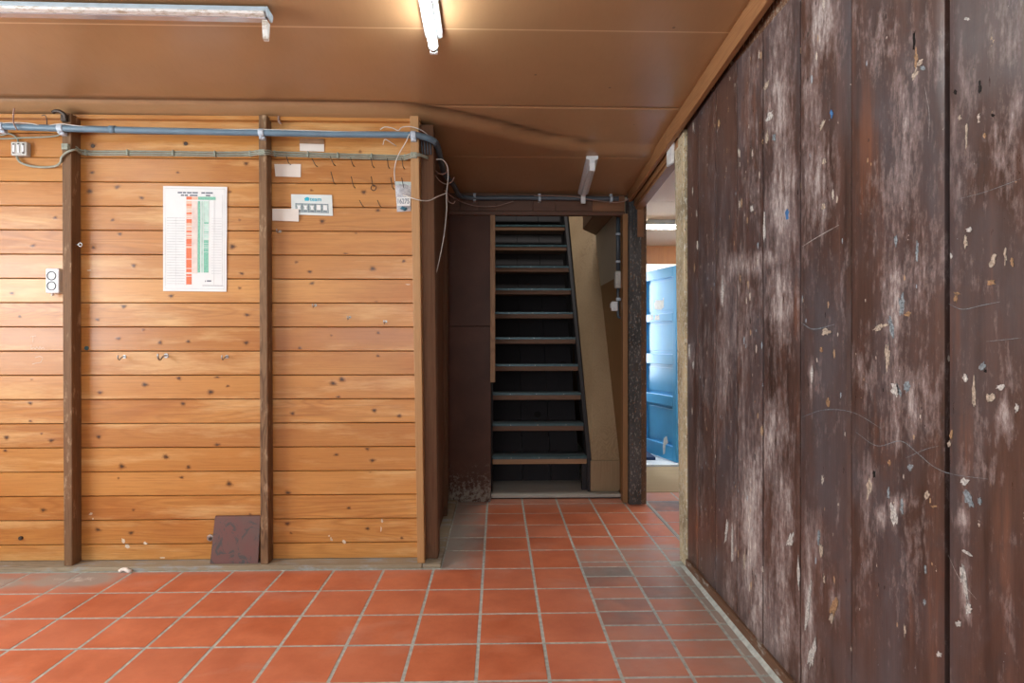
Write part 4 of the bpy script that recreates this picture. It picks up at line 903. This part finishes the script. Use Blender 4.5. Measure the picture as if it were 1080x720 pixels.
# loose wires at the corner
cable('cable', 'white wire looping over the conduit end beside the pale stud', [PY(404, 152.5, 3.05), PY(406, 147, 3.02), PY(412, 150, 3.02), PY(418, 154, 3.05)], .002, M['wire_white'])
cable('cable', 'white wire arching above the conduit at the pale end stud', [PY(401, 136.5, 3.02), PY(406, 133.8, 3.015), PY(414, 135, 3.01), PY(420, 137.5, 3.01), PY(424, 134.2, 3.01), PY(433, 133.5, 3.01), PY(443, 136.5, 3.02), PY(451, 142, 3.06), PY(457, 148, 3.12)], .0024, M['wire_white'])
cable('cable', 'white cord dropping from the conduit to the clear bag', [PY(432, 141, 3.0), PY(428, 150, 3.03), PY(422, 160, 3.06), PY(418, 169, 3.08), PY(416, 180, 3.09), PY(416.5, 191, 3.095)], .0026, M['wire_white'])
cable('cable', 'white cord passing from the bag round the corner post', [PY(424, 205, 3.10), PY(434, 208.6, 3.035), PY(444, 211.3, 3.04), PY(453, 211.2, 3.08), PY(462, 207, 3.12), PY(470, 203.8, 3.2)], .0028, M['wire_white'])
cable('cable', 'long pale cord hanging loose down the passage corner', [PY(460, 168, 3.15), PY(467, 168.5, 3.16), PY(472, 176, 3.18), PY(472.5, 188, 3.2), PY(470.8, 205, 3.2), PY(471, 222, 3.2), PY(468, 250, 3.2), PY(462, 280, 3.2), PY(457.5, 297, 3.2)], .0026, M['wire_white'])
GL = 'loose brown wires at the passage corner'
cable('cable', 'upper dusty brown wire loop at the passage corner', [PY(459, 168, 3.3), PY(459, 178, 3.3), PY(463, 183, 3.28), PY(470, 182.5, 3.28), PY(472, 176, 3.28)], .0026, M['wire_pink'], group=GL)
cable('cable', 'lower dusty brown wire loop at the passage corner', [PY(459, 184, 3.3), PY(463, 190, 3.3), PY(470, 194, 3.3), PY(476, 192, 3.3), PY(479, 187, 3.3)], .0026, M['wire_pink'], group=GL)
cable('cable', 'dusty brown wire stub curling below the loops at the passage corner', [PY(471, 204, 3.3), PY(473, 212, 3.3), PY(478, 214.5, 3.3), PY(480, 212, 3.3)], .0026, M['wire_pink'], group=GL)
cable('cable', 'slack brown wire drooping across the dark end of the lintel', [PY(469, 201, 3.6), PY(478, 208, 3.9), PY(490, 214, 4.15), PY(505, 217.5, 4.2), PY(522, 217.5, 4.2), PY(534, 214.5, 4.2), PY(541.5, 212, 4.2)], .0034, M['wire_pink'], group=GL)
cable('cable', 'pale wire sagging over the lintel conduit to the peeling post', [PY(563, 206.3, 4.2), PY(585, 206.5, 4.195), PY(606, 207.5, 4.19), PY(620, 210, 4.19), PY(642, 213, 4.19), PY(655, 213, 4.185), PY(664, 209, 4.16), PY(671, 203.5, 4.13)], .0032, M['wire_pink'], group='wires along the lintel')
GP = 'dark wires down the peeling post'
for i, (px, wl) in enumerate(((663.5, 'against the jamb side of the peeling post head'), (666.5, 'in the middle of the peeling post head'), (669.5, 'on the outer side of the peeling post head'))):
    cable('cable', 'thin dark wire ' + wl, [PY(px - 2, 208, 4.17), PY(px, 215, 4.165), PY(px + .7, 222, 4.165), PY(px + 0.3, 232, 4.165), PY(px, 240 + 4 * i, 4.165)], .006 if i == 2 else .004, M['wire_dark'], group=GP)
# four thin cables bundled under the conduit end
for i, px in enumerate((444.5, 447.5, 450.5, 453.5)):
    cable('cable', ORD[i] + ' dark cable from the pale stud in the row hanging under the conduit bend', [PY(px, 148, 3.095), PY(px + .5, 155, 3.098), PY(px + 1, 163, 3.10)], .0042, M['pipe_dark'], 4, 'cables under the conduit bend')

# conduit, box and switch in the stairwell by the jamb
cx, cy = 0.885, 4.365
def stz(py): return PY(654, py, cy).z
c_ = MB(); c_.tube([(cx, cy, stz(226)), (cx, cy, stz(285))], .015, 12)
wp = c_.build('wall_conduit', M['pipe_dark']); tag(wp, 'dark vertical conduit in the stairwell beside the jamb', 'pipe')
for py in (247, 276):
    b_ = MB(); b_.tube([(cx, cy, stz(py) - .008), (cx, cy, stz(py) + .008)], .019, 12); b_.box(cx - .004, .91, cy - .004, cy + .01, stz(py) - .007, stz(py) + .007); b_.build('bracket', M['clip'], wp)
bx = MB(); bx.box(cx - .024, .909, cy - .03, cy + .03, stz(304), stz(286)); 
jx = bx.build('cable_box', M['grey_plastic'], bevel=.01); tag(jx, 'grey junction box under the dark stairwell conduit', 'box')
b_ = MB(); b_.disc((cx - .012, cy - .03, stz(290)), (0, -1, 0), .004, .002); b_.build('screw', M['steel'], jx); b_ = MB(); b_.disc((cx - .012, cy - .03, stz(300)), (0, -1, 0), .004, .002); b_.build('screw', M['steel'], jx)
c_ = MB(); c_.tube([(cx, cy, stz(304)), (cx, cy, stz(330)), (cx + .004, cy - .003, stz(334)), (cx + .03, cy - .02, stz(336))], .010, 10, 0, 4)
tag(c_.build('wall_conduit', M['pipe_dark']), 'thin dark conduit below the grey stairwell junction box', 'pipe')
bx = MB(); bx.box(cx - .052, cx - .008, cy - .035, cy + .01, stz(328), stz(318)); bx.box(cx - .06, cx - .05, cy - .03, cy, stz(325), stz(320))
sw = bx.build('wall_switch', M['white_plastic'], bevel=.004); tag(sw, 'small white switch on the thin conduit in the stairwell', 'switch')
b_ = MB(); b_.box(cx - .014, .909, cy - .012, cy + .01, stz(317), stz(314)); b_.build('bracket', M['clip'], sw)

# ================================================================== THINGS ON THE PINE WALL
def onwall(px, py, d=0.0): return PY(px, py, YB - d)
def sheet(quadpx, d, th, sub=(1, 1), bulge=0.0, mat=0):
    """thin sheet from four photo corners tl,tr,br,bl on the board face"""
    tl, tr, br, bl = [onwall(a, b, d) for a, b in quadpx]; nx, ny = sub; vs = []
    for lay in (0, th):
        for j in range(ny + 1):
            for i in range(nx + 1):
                u, v = i / nx, j / ny
                p = tl.lerp(tr, u).lerp(bl.lerp(br, u), v)
                vs.append((p.x, p.y + lay - bulge * math.sin(v * math.pi * 4) * (0.4 + u) * 0.5, p.z))
    n = (nx + 1) * (ny + 1); fs = []
    for j in range(ny):
        for i in range(nx):
            a = j * (nx + 1) + i; b = a + nx + 1
            fs.append((a, a + 1, b + 1, b)[::-1]); fs.append((n + a, n + a + 1, n + b + 1, n + b))
    ring = [i for i in range(nx + 1)] + [(j) * (nx + 1) + nx for j in range(1, ny + 1)] + [ny * (nx + 1) + i for i in range(nx - 1, -1, -1)] + [j * (nx + 1) for j in range(ny - 1, 0, -1)]
    for a, b in zip(ring, ring[1:] + ring[:1]): fs.append((a, b, n + b, n + a))
    return MB().add(vs, fs, mat, smooth=False)
# --- chart poster
pc = [(172, 196), (239.5, 197), (238.8, 307.5), (172, 306.8)]
poster = sheet(pc, .006, .001, (8, 20), .0016).build('wall_chart', M['paper']); tag(poster, 'white chart with orange and green columns pinned to the pine boards', 'poster')
def pbox(mb, u0, u1, v0, v1, mat, d=.0062):
    # u,v in 0..1 on the poster; follows its waves
    n = max(1, int((v1 - v0) * 24)); 
    tl, tr, br, bl = [onwall(a, b, .006) for a, b in pc]
    for k in range(n):
        a, b = v0 + (v1 - v0) * k / n, v0 + (v1 - v0) * (k + 1) / n; q = []
        for u, v in ((u0, a), (u1, a), (u1, b), (u0, b)):
            p = tl.lerp(tr, u).lerp(bl.lerp(br, u), v); q.append((p.x, p.y - .0016 * math.sin(v * math.pi * 4) * (.4 + u) * .5 - .0009, p.z))
        mb.quad(q[3], q[2], q[1], q[0], mat)
pr = MB()
inks = [M[k] for k in ('orange_ink', 'peach_ink', 'pink_ink', 'green_ink', 'pale_green_ink', 'grey_ink', 'black_ink')]
pbox(pr, .365, .45, .098, .128, 0); pbox(pr, .45, .545, .098, .128, 1); pbox(pr, .55, .825, .098, .128, 3)
v = .14
while v < .80:
    h = random.choice([.012, .018, .03]); pbox(pr, .365, .45, v, min(v + h, .80), random.choice([1, 1, 1, 0]) if v < .5 else random.choice([0, 0, 1])); v += h + random.choice([0, .002, .006])
for a, b, m in ((.25, .27, 0), (.42, .44, 0), (.50, .525, 0), (.715, .76, 0), (.80, .82, 0), (.835, .855, 0), (.86, .935, 0), (.58, .69, 0)): pbox(pr, .365, .45, a, b, m, .0062)
pbox(pr, .455, .54, .14, .83, 2); pbox(pr, .545, .585, .14, .82, 3); pbox(pr, .60, .63, .14, .82, 4)
pbox(pr, .635, .72, .14, .34, 4); v = .34
while v < .82:
    h = random.choice([.01, .016, .03]); pbox(pr, .64, .715, v, min(v + h, .82), 3 if (v > .52 or random.random() < .5) else 4); v += h + (.004 if v < .6 else 0)
for u in (.04, .20, .36): pbox(pr, u, u + .004, .30, .95, 5)
for u in (.80, .93): pbox(pr, u, u + .006, .08, .95, 5)
for k in range(26): v = .30 + k * .025; pbox(pr, .06, .34, v, v + .006, 5); pbox(pr, .76, .92, v, v + .004, 5) if k < 22 else None
for (u0, u1, v) in ((.23, .30, .055), (.31, .36, .055), (.375, .45, .055), (.46, .545, .055), (.60, .66, .055), (.67, .78, .055), (.28, .33, .08), (.34, .39, .08), (.42, .54, .08), (.67, .74, .08), (.66, .675, .895), (.69, .76, .893)): pbox(pr, u0, u1, v, v + .013, 6)
pbox(pr, .62, .95, .942, .946, 6); pbox(pr, .03, .97, .972, .976, 5); pbox(pr, .03, .97, .02, .024, 5); pbox(pr, .03, .034, .02, .975, 5); pbox(pr, .966, .97, .02, .975, 5)
pr.build('chart_print', inks, poster)
# --- blank cards
CG = 'blank cards pinned by the stud'
q = sheet([(289.3, 173), (317.3, 173), (317, 186.8), (290.5, 186)], .004, .0012, (4, 2), .0004).build('blank_card', M['card']); tag(q, 'blank cream card just under the cables beside the stud', 'card', CG)
q = sheet([(287.2, 220), (315, 220.2), (315, 233.5), (287.2, 232.5)], .012, .0012, (4, 2), .0004).build('blank_card', M['card']); tag(q, 'blank cream card overlapping the lower corner of the picture card', 'card', CG)
q = sheet([(316, 151.2), (341.8, 151.8), (341.8, 159.8), (316.2, 159.2)], .004, .0012, (4, 2), .0004).build('blank_card', M['card']); tag(q, 'white card with a brown upper edge between conduit and cables', 'card', CG)
sheet([(316, 145.5), (341.5, 146), (341.8, 152), (316, 151.3)], .0045, .0012).build('card_edge', M['card_brown'], q)
# --- picture card
cc = [(307, 204.7), (350, 205.6), (351, 227.5), (307.3, 226)]
cal = sheet(cc, .007, .003, (1, 1)).build('picture_card', plain('pale_blue_card', (0.70, 0.76, 0.74), .6, var=.03)); tag(cal, 'pale card with five small pictures and teal lettering', 'card')
def cp(u, v, d=.0074):
    tl, tr, br, bl = [onwall(a, b, d) for a, b in cc]; return tl.lerp(tr, u).lerp(bl.lerp(br, u), v)
cpr = MB()
def cq(u0, u1, v0, v1, mat, d): cpr.quad(cp(u0, v1, d), cp(u1, v1, d), cp(u1, v0, d), cp(u0, v0, d), mat)
cq(.10, .905, .44, .88, 0, .0076)
for k in range(5):
    u = .115 + k * .16; cq(u, u + .135, .47, .86, 1, .0078)
    wv = [(.02, .54), (.115, .54), (.095, .66), (.115, .74), (.03, .74), (.045, .66)] if k < 3 else [(.025, .50), (.11, .50), (.115, .74), (.02, .74)]
    pts = [cp(u + a, b, .0080) for a, b in wv][::-1]; cpr.add(pts, [tuple(range(len(pts)))], 2)
    cq(u + .02, u + .11, .78, .83, 0, .0080)
cq(.33, .43, .24, .31, 3, .0078)
pts = [cp(a, b, .0079) for a, b in ((.32, .20), (.36, .14), (.40, .12), (.44, .16), (.445, .24), (.42, .31), (.35, .31))][::-1]; cpr.add(pts, [tuple(range(len(pts)))], 3)
cpr.build('card_print', [M['slate_ink'], M['sage_ink'], M['paper'], M['teal_ink']], cal)
def text_mesh(name, body, p, size, mat, parent, squash=1.0, ang=0.0):
    cu = bpy.data.curves.new(name, 'FONT'); cu.body = body; cu.size = size; cu.extrude = .0003; cu.align_x = 'CENTER'; cu.align_y = 'CENTER'; cu.offset = size * 0.012
    tmp = bpy.data.objects.new(name, cu); C.objects.link(tmp); bpy.context.view_layer.update()
    me = bpy.data.meshes.new_from_object(tmp.evaluated_get(bpy.context.evaluated_depsgraph_get())); bpy.data.objects.remove(tmp); bpy.data.curves.remove(cu)
    me.materials.clear(); me.materials.append(mat)
    me.transform(Matrix.Translation(p) @ Matrix.Rotation(math.pi / 2, 4, 'X') @ Matrix.Rotation(ang, 4, 'Z') @ Matrix.Diagonal((squash, 1, 1, 1)))
    o = bpy.data.objects.new(name, me); C.objects.link(o); o.parent = parent; o.location = -parent.location; return o
text_mesh('lettering', 'team', cp(.60, .225, .0080), .030, M['teal_ink'], cal, 1.0)
# --- clear bag on its hook
bc = [(416.3, 191.5), (433.5, 192), (433.2, 222.5), (418.8, 223.5)]
bag = thing('plastic_bag', 'clear zip bag with a written label hanging on a hook by the pale stud', 'bag', onwall(425, 207, .02))
def bagsheet(d, bul):
    tl, tr, br, bl = [onwall(a, b, d) for a, b in bc]; vs = []; n = 6
    for j in range(n + 1):
        for i in range(n + 1):
            u, v_ = i / n, j / n; p = tl.lerp(tr, u).lerp(bl.lerp(br, u), v_); vs.append((p.x, p.y - bul * math.sin(u * math.pi) * math.sin(v_ * math.pi) + random.uniform(-.001, .001), p.z))
    return vs, [(j * 7 + i, j * 7 + i + 1, (j + 1) * 7 + i + 1, (j + 1) * 7 + i)[::-1] for j in range(n) for i in range(n)]
m = MB(); a, b = bagsheet(.018, .012); m.add(a, b, 0, smooth=True); a, b = bagsheet(.012, -.004); m.add(a, b, 0, smooth=True)
m.build('bag_film', M['bag'], bag)
m = sheet([(417, 191.2), (433.4, 191.7), (433.4, 195.3), (417.2, 194.8)], .021, .005); m.build('zip_strip', plain('pale_green_zip', (.45, .56, .55), .4), bag)
m = sheet([(418.3, 208), (432.8, 207.8), (432.6, 216.8), (418.8, 217)], .033, .0008); lab = m.build('label_strip', M['paper'], bag)
text_mesh('label_writing', '16275', onwall(425.2, 212.3, .0342), .036, M['slate_ink'], lab, .72).location = (0, 0, 0)
m = MB(); q = onwall(426, 220, .022)
vs = []; 
m.tube([q + Vector((-.018, 0, 0)), q + Vector((-.008, 0, .004)), q + Vector((.006, 0, -.002)), q + Vector((.016, 0, .003))], .0085, 10, scale=[.5, 1, 1.1, .6]); m.build('bag_contents', plain('teal_part', (.02, .13, .20), .5), bag)

# --- hooks
def lhook(px, py, dx, dy, label, group, ring=False):
    """square screw hook: foot in the board, stem turned up"""
    top = onwall(px, py, .028); bot = onwall(px + dx, py + dy, .024)
    m = MB(); m.tube([(bot.x + .004, YB + .004, bot.z - .001), (bot.x + .002, YB - .012, bot.z - .001), (bot.x, YB - .024, bot.z + .001), (bot.x * .85 + top.x * .15, YB - .026, bot.z * .85 + top.z * .15), (top.x, YB - .028, top.z)], .0021, 7)
    return tag(m.build('wall_hook', M['iron']), label, 'hook', group)
G1 = 'thin square hooks in rows by the picture card'
for i, (a, b, c, d) in enumerate([(302, 164.5, 2.5, 7.5), (329, 167, 3.7, 7.2), (348, 164.5, 3.7, 8.5), (369.6, 166, 2.5, 8), (391, 166, 2, 9), (408.6, 166.7, .8, 9.2), (423.7, 166.7, 1.5, 9.7)]):
    lhook(a, b, c, d, ORD[i] + ' thin hook from the stud in the top hook row', G1)
for i, (a, b, c, d) in enumerate([(349, 181, 3, 11.7), (370.4, 186.3, 2.5, 10.3), (391.5, 186, 1.5, 9), (412, 187, 2, 10.8), (423.7, 187.4, 1.9, 10.4)]):
    lhook(a, b, c, d, ['first thin hook from the stud in the second hook row', 'second thin hook from the stud in the second hook row', 'thin hook in the second row holding a small ring', 'thin hook in the second row just beside the clear bag', 'thin hook in the second row holding the clear bag'][i], G1)
for i, (a, b, c, d) in enumerate([(379, 211, 3.5, 6.2), (398, 211, 2.7, 6.2)]):
    lhook(a, b, c, d, ['lower hook row, thin hook nearer the picture card', 'lower hook row, thin hook nearer the clear bag'][i], G1)
p = onwall(394, 198, .022); m = MB(); m.tube([(p.x + .0135 * math.cos(t * math.pi / 9), p.y + .002 * math.sin(t), p.z + .0135 * math.sin(t * math.pi / 9)) for t in range(19)], .0023, 7, cap=False)
tag(m.build('key_ring', M['iron']), 'small dark ring hanging on a thin hook', 'ring')
def cuphook(px, py, s, label, group, mat='steel'):
    p = onwall(px, py, 0); m = MB(); q = lambda x, d, z: (p.x + x * s, YB - d * s, p.z + z * s)
    m.tube([q(0, -.004, 0), q(0, .016, 0), q(-.002, .026, -.006), q(-.003, .034, -.014), q(-.004, .044, -.012), q(-.005, .048, -.002), q(-.005, .047, .008)], .0032 * s, 8, 0, 4); m.disc(q(0, 0, 0), (0, -1, 0), .009 * s, .003 * s, 12)
    return tag(m.build('wall_hook', M[mat], bevel=0), label, 'hook', group)
G2 = 'screw hooks on the pine boards'
cuphook(131.5, 376, 1.0, 'small bent hook on the boards below the coloured chart, nearest the socket stud', G2)
cuphook(175.5, 375, 1.35, 'largest bent hook, on the boards straight below the coloured chart', G2)
cuphook(239.5, 376, 1.0, 'small bent hook on the boards near the stud, below the coloured chart', G2)
cuphook(332.8, 322, .8, 'small hook high on the board panel between stud and end stud', G2)
cuphook(369, 334.5, .8, 'small hook in the middle of the board panel beside the passage', G2)
cuphook(407, 339, .8, 'small hook on the boards nearest the pale end stud', G2)
cuphook(295.5, 244, .8, 'bent nail in the boards just under the overlapping blank card', G2)
# ring screw in the stud
p = PY(85.5, 258, 3.075); m = MB()
m.tube([(p.x - .026, p.y, p.z), (p.x - .008, p.y - .004, p.z)], .0028, 8); m.tube([(p.x + .009 * math.cos(t * math.pi / 8), p.y - .004, p.z + .009 * math.sin(t * math.pi / 8)) for t in range(17)], .003, 8, cap=False)
tag(m.build('eye_screw', M['steel']), 'steel eye screw in the side of the stud above the socket', 'hook')
p = onwall(222.5, 566.5); m = MB(); m.disc((p.x, YB + .002, p.z), (0, -1, 0), .017, .014, 18); m.disc((p.x + .004, YB - .012, p.z - .002), (0, -1, 0), .008, .008, 12, 1)
tag(m.build('wall_bolt', [M['steel'], M['iron']], bevel=.002), 'grey round bolt head low on the boards beside the red board', 'bolt')
p = onwall(22.5, 567); m = MB(); m.disc((p.x, YB + .002, p.z), (0, -1, 0), .010, .012, 14)
tag(m.build('wall_bolt', M['iron'], bevel=.002), 'small dark bolt head low on the boards beyond the socket stud', 'bolt')
p = onwall(91.5, 367); m = MB(); m.disc((p.x, YB + .002, p.z), (0, -1, 0), .011, .006, 14)
tag(m.build('wall_bolt', plain('teal_plug', (.03, .10, .12), .5), bevel=.002), 'dark teal plug in the boards beside the socket stud', 'bolt')
for (a, b, l) in ((98, 154, 'grey nail head under the conduit near the socket stud'), (196, 151.5, 'grey nail head under the conduit above the coloured chart')):
    p = onwall(a, b); m = MB(); m.disc((p.x, YB + .002, p.z), (0, -1, 0), .010, .005, 14); tag(m.build('nail_head', M['iron'], bevel=.001), l, 'nail', 'nail heads under the conduit')
# --- double socket
a, b = PY(47.3, 283.5, 3.075), PY(61.5, 309, 3.075)
so = thing('double_socket', 'white double socket on the pine boards beside the stud', 'socket', ((a.x + b.x) / 2, YB, (a.z + b.z) / 2))
m = MB(); m.box(a.x, b.x, 3.078, YB, b.z, a.z + .004); m.build('socket_body', M['white_plastic'], so, bevel=.006)
for k in (0.28, 0.70):
    zc_ = a.z + (b.z - a.z) * k; xc_ = (a.x + b.x) / 2 - .003; m = MB()
    m.tube([(xc_ + .021 * math.cos(t * math.pi / 12), 3.0775, zc_ + .021 * math.sin(t * math.pi / 12)) for t in range(25)], .003, 6, 2, cap=False)
    for dx in (-.0095, .0095): m.disc((xc_ + dx, 3.0785, zc_ - .003), (0, -1, 0), .003, .0015, 10, 1)
    m.disc((xc_, 3.0785, zc_ - .003), (0, -1, 0), .0018, .0015, 8, 1)
    m.disc((xc_, 3.079, zc_), (0, -1, 0), .0185, .0008, 20, 0)
    m.build('socket_face', [M['white_plastic'], M['grey_plastic'], M['dark_plastic']], so)
m = MB(); m.disc(((a.x + b.x) / 2 - .01, 3.095, b.z), (0, 0, -1), .006, .012, 10); m.build('cable_gland', M['card'], so)
# --- junction box
a, b = PY(11.3, 149.3, 3.09), PY(28, 163.8, 3.09)
jb_ = thing('junction_box', 'square pale grey junction box on the boards under the conduit', 'box', ((a.x + b.x) / 2, YB, (a.z + b.z) / 2))
m = MB(); m.box(a.x, b.x, 3.09, YB, b.z, a.z); m.build('box_body', M['grey_plastic'], jb_, bevel=.004)
m = MB(); w_ = b.x - a.x
for k in (.22, .5, .78):
    m.box(a.x + w_ * k - .005, a.x + w_ * k + .005, 3.086, 3.09, b.z + .012, a.z - .012)
m.build('cover_ribs', M['white_plastic'], jb_, bevel=.001)
for ux, uz in ((.2, .8), (.8, .8), (.2, .18), (.8, .18), (.5, .82)):
    s_ = MB(); s_.disc((a.x + w_ * ux, 3.088, b.z + (a.z - b.z) * uz), (0, -1, 0), .0045, .002, 10); s_.build('screw', M['iron'], jb_)
# --- odds at the head of the studs
p = PY(66, 121, 3.03); m = MB(); m.tube([p + Vector((-.05, 0, .01)), p + Vector((-.035, 0, .018)), p + Vector((-.01, -.005, .015)), p + Vector((.01, 0, .0)), p + Vector((.006, .01, -.02))], .009, 8, 0, 4); m.box(p.x - .012, p.x + .016, 3.03, 3.05, p.z - .03, p.z + .002)
tag(m.build('stud_clamp', M['iron'], bevel=.002), 'black clamp at the head of the stud above the conduit', 'clamp')
p = PY(293.5, 125, 3.08); m = MB(); m.tube([(p.x, 3.088, p.z + .02), (p.x, 3.085, p.z - .002), (p.x + .004, 3.085, p.z - .018), (p.x + .012, 3.09, p.z - .022)], .006, 8, 0, 3)
tag(m.build('rag_hook', M['wire_pink']), 'dusty pink peg on the wall head by the stud', 'peg')
cable('cable', 'dark wire hanging from the ceiling in front of the conduit above the junction box', [PY(15, 114, 2.98), PY(14, 122, 2.99), PY(14.5, 130, 2.995), PY(18, 137, 3.0)], .0035, M['wire_pink'])
cable('cable', 'dark wire dangling to the conduit beside the black clamp', [PY(44, 122, 3.0), PY(47, 121.5, 3.0), PY(49, 124, 3.0), PY(49.5, 131, 3.005)], .0022, M['wire_dark'])
# --- leaning red board
q0, q1, q2, q3 = PY(221, 595.5, 3.056), PY(272, 595.5, 3.056), PY(275, 544, 3.108), PY(227, 544.5, 3.108)
z0 = .0205
P4 = [Vector((q0.x, 3.058, z0)), Vector((q1.x, 3.058, z0)), Vector((q2.x, 3.104, q2.z)), Vector((q3.x, 3.104, q3.z))]
bk_ = Vector((0, .012, .0035))
m = MB(); m.hexa([P4[0], P4[1], P4[1] + bk_, P4[0] + bk_, P4[3], P4[2], P4[2] + bk_, P4[3] + bk_])
tag(m.build('leaning_board', M['slate'], bevel=.002), 'small scuffed dark red board leaning on the pine wall by the stud', 'board')
# --- crumb of plaster on the plinth
p = PZ(132, 603, 0.0); m = MB(); m.tube([p + Vector((-.03, 0, .002)), p + Vector((-.015, .008, .010)), p + Vector((.004, .0, .012)), p + Vector((.018, -.006, .008)), p + Vector((.03, 0, .002))], .010, 8, 0, 2, scale=None)
tag(m.build('plaster_crumb', M['card'], bevel=0), 'cream crumb of plaster on the tiles against the plinth', 'plaster')
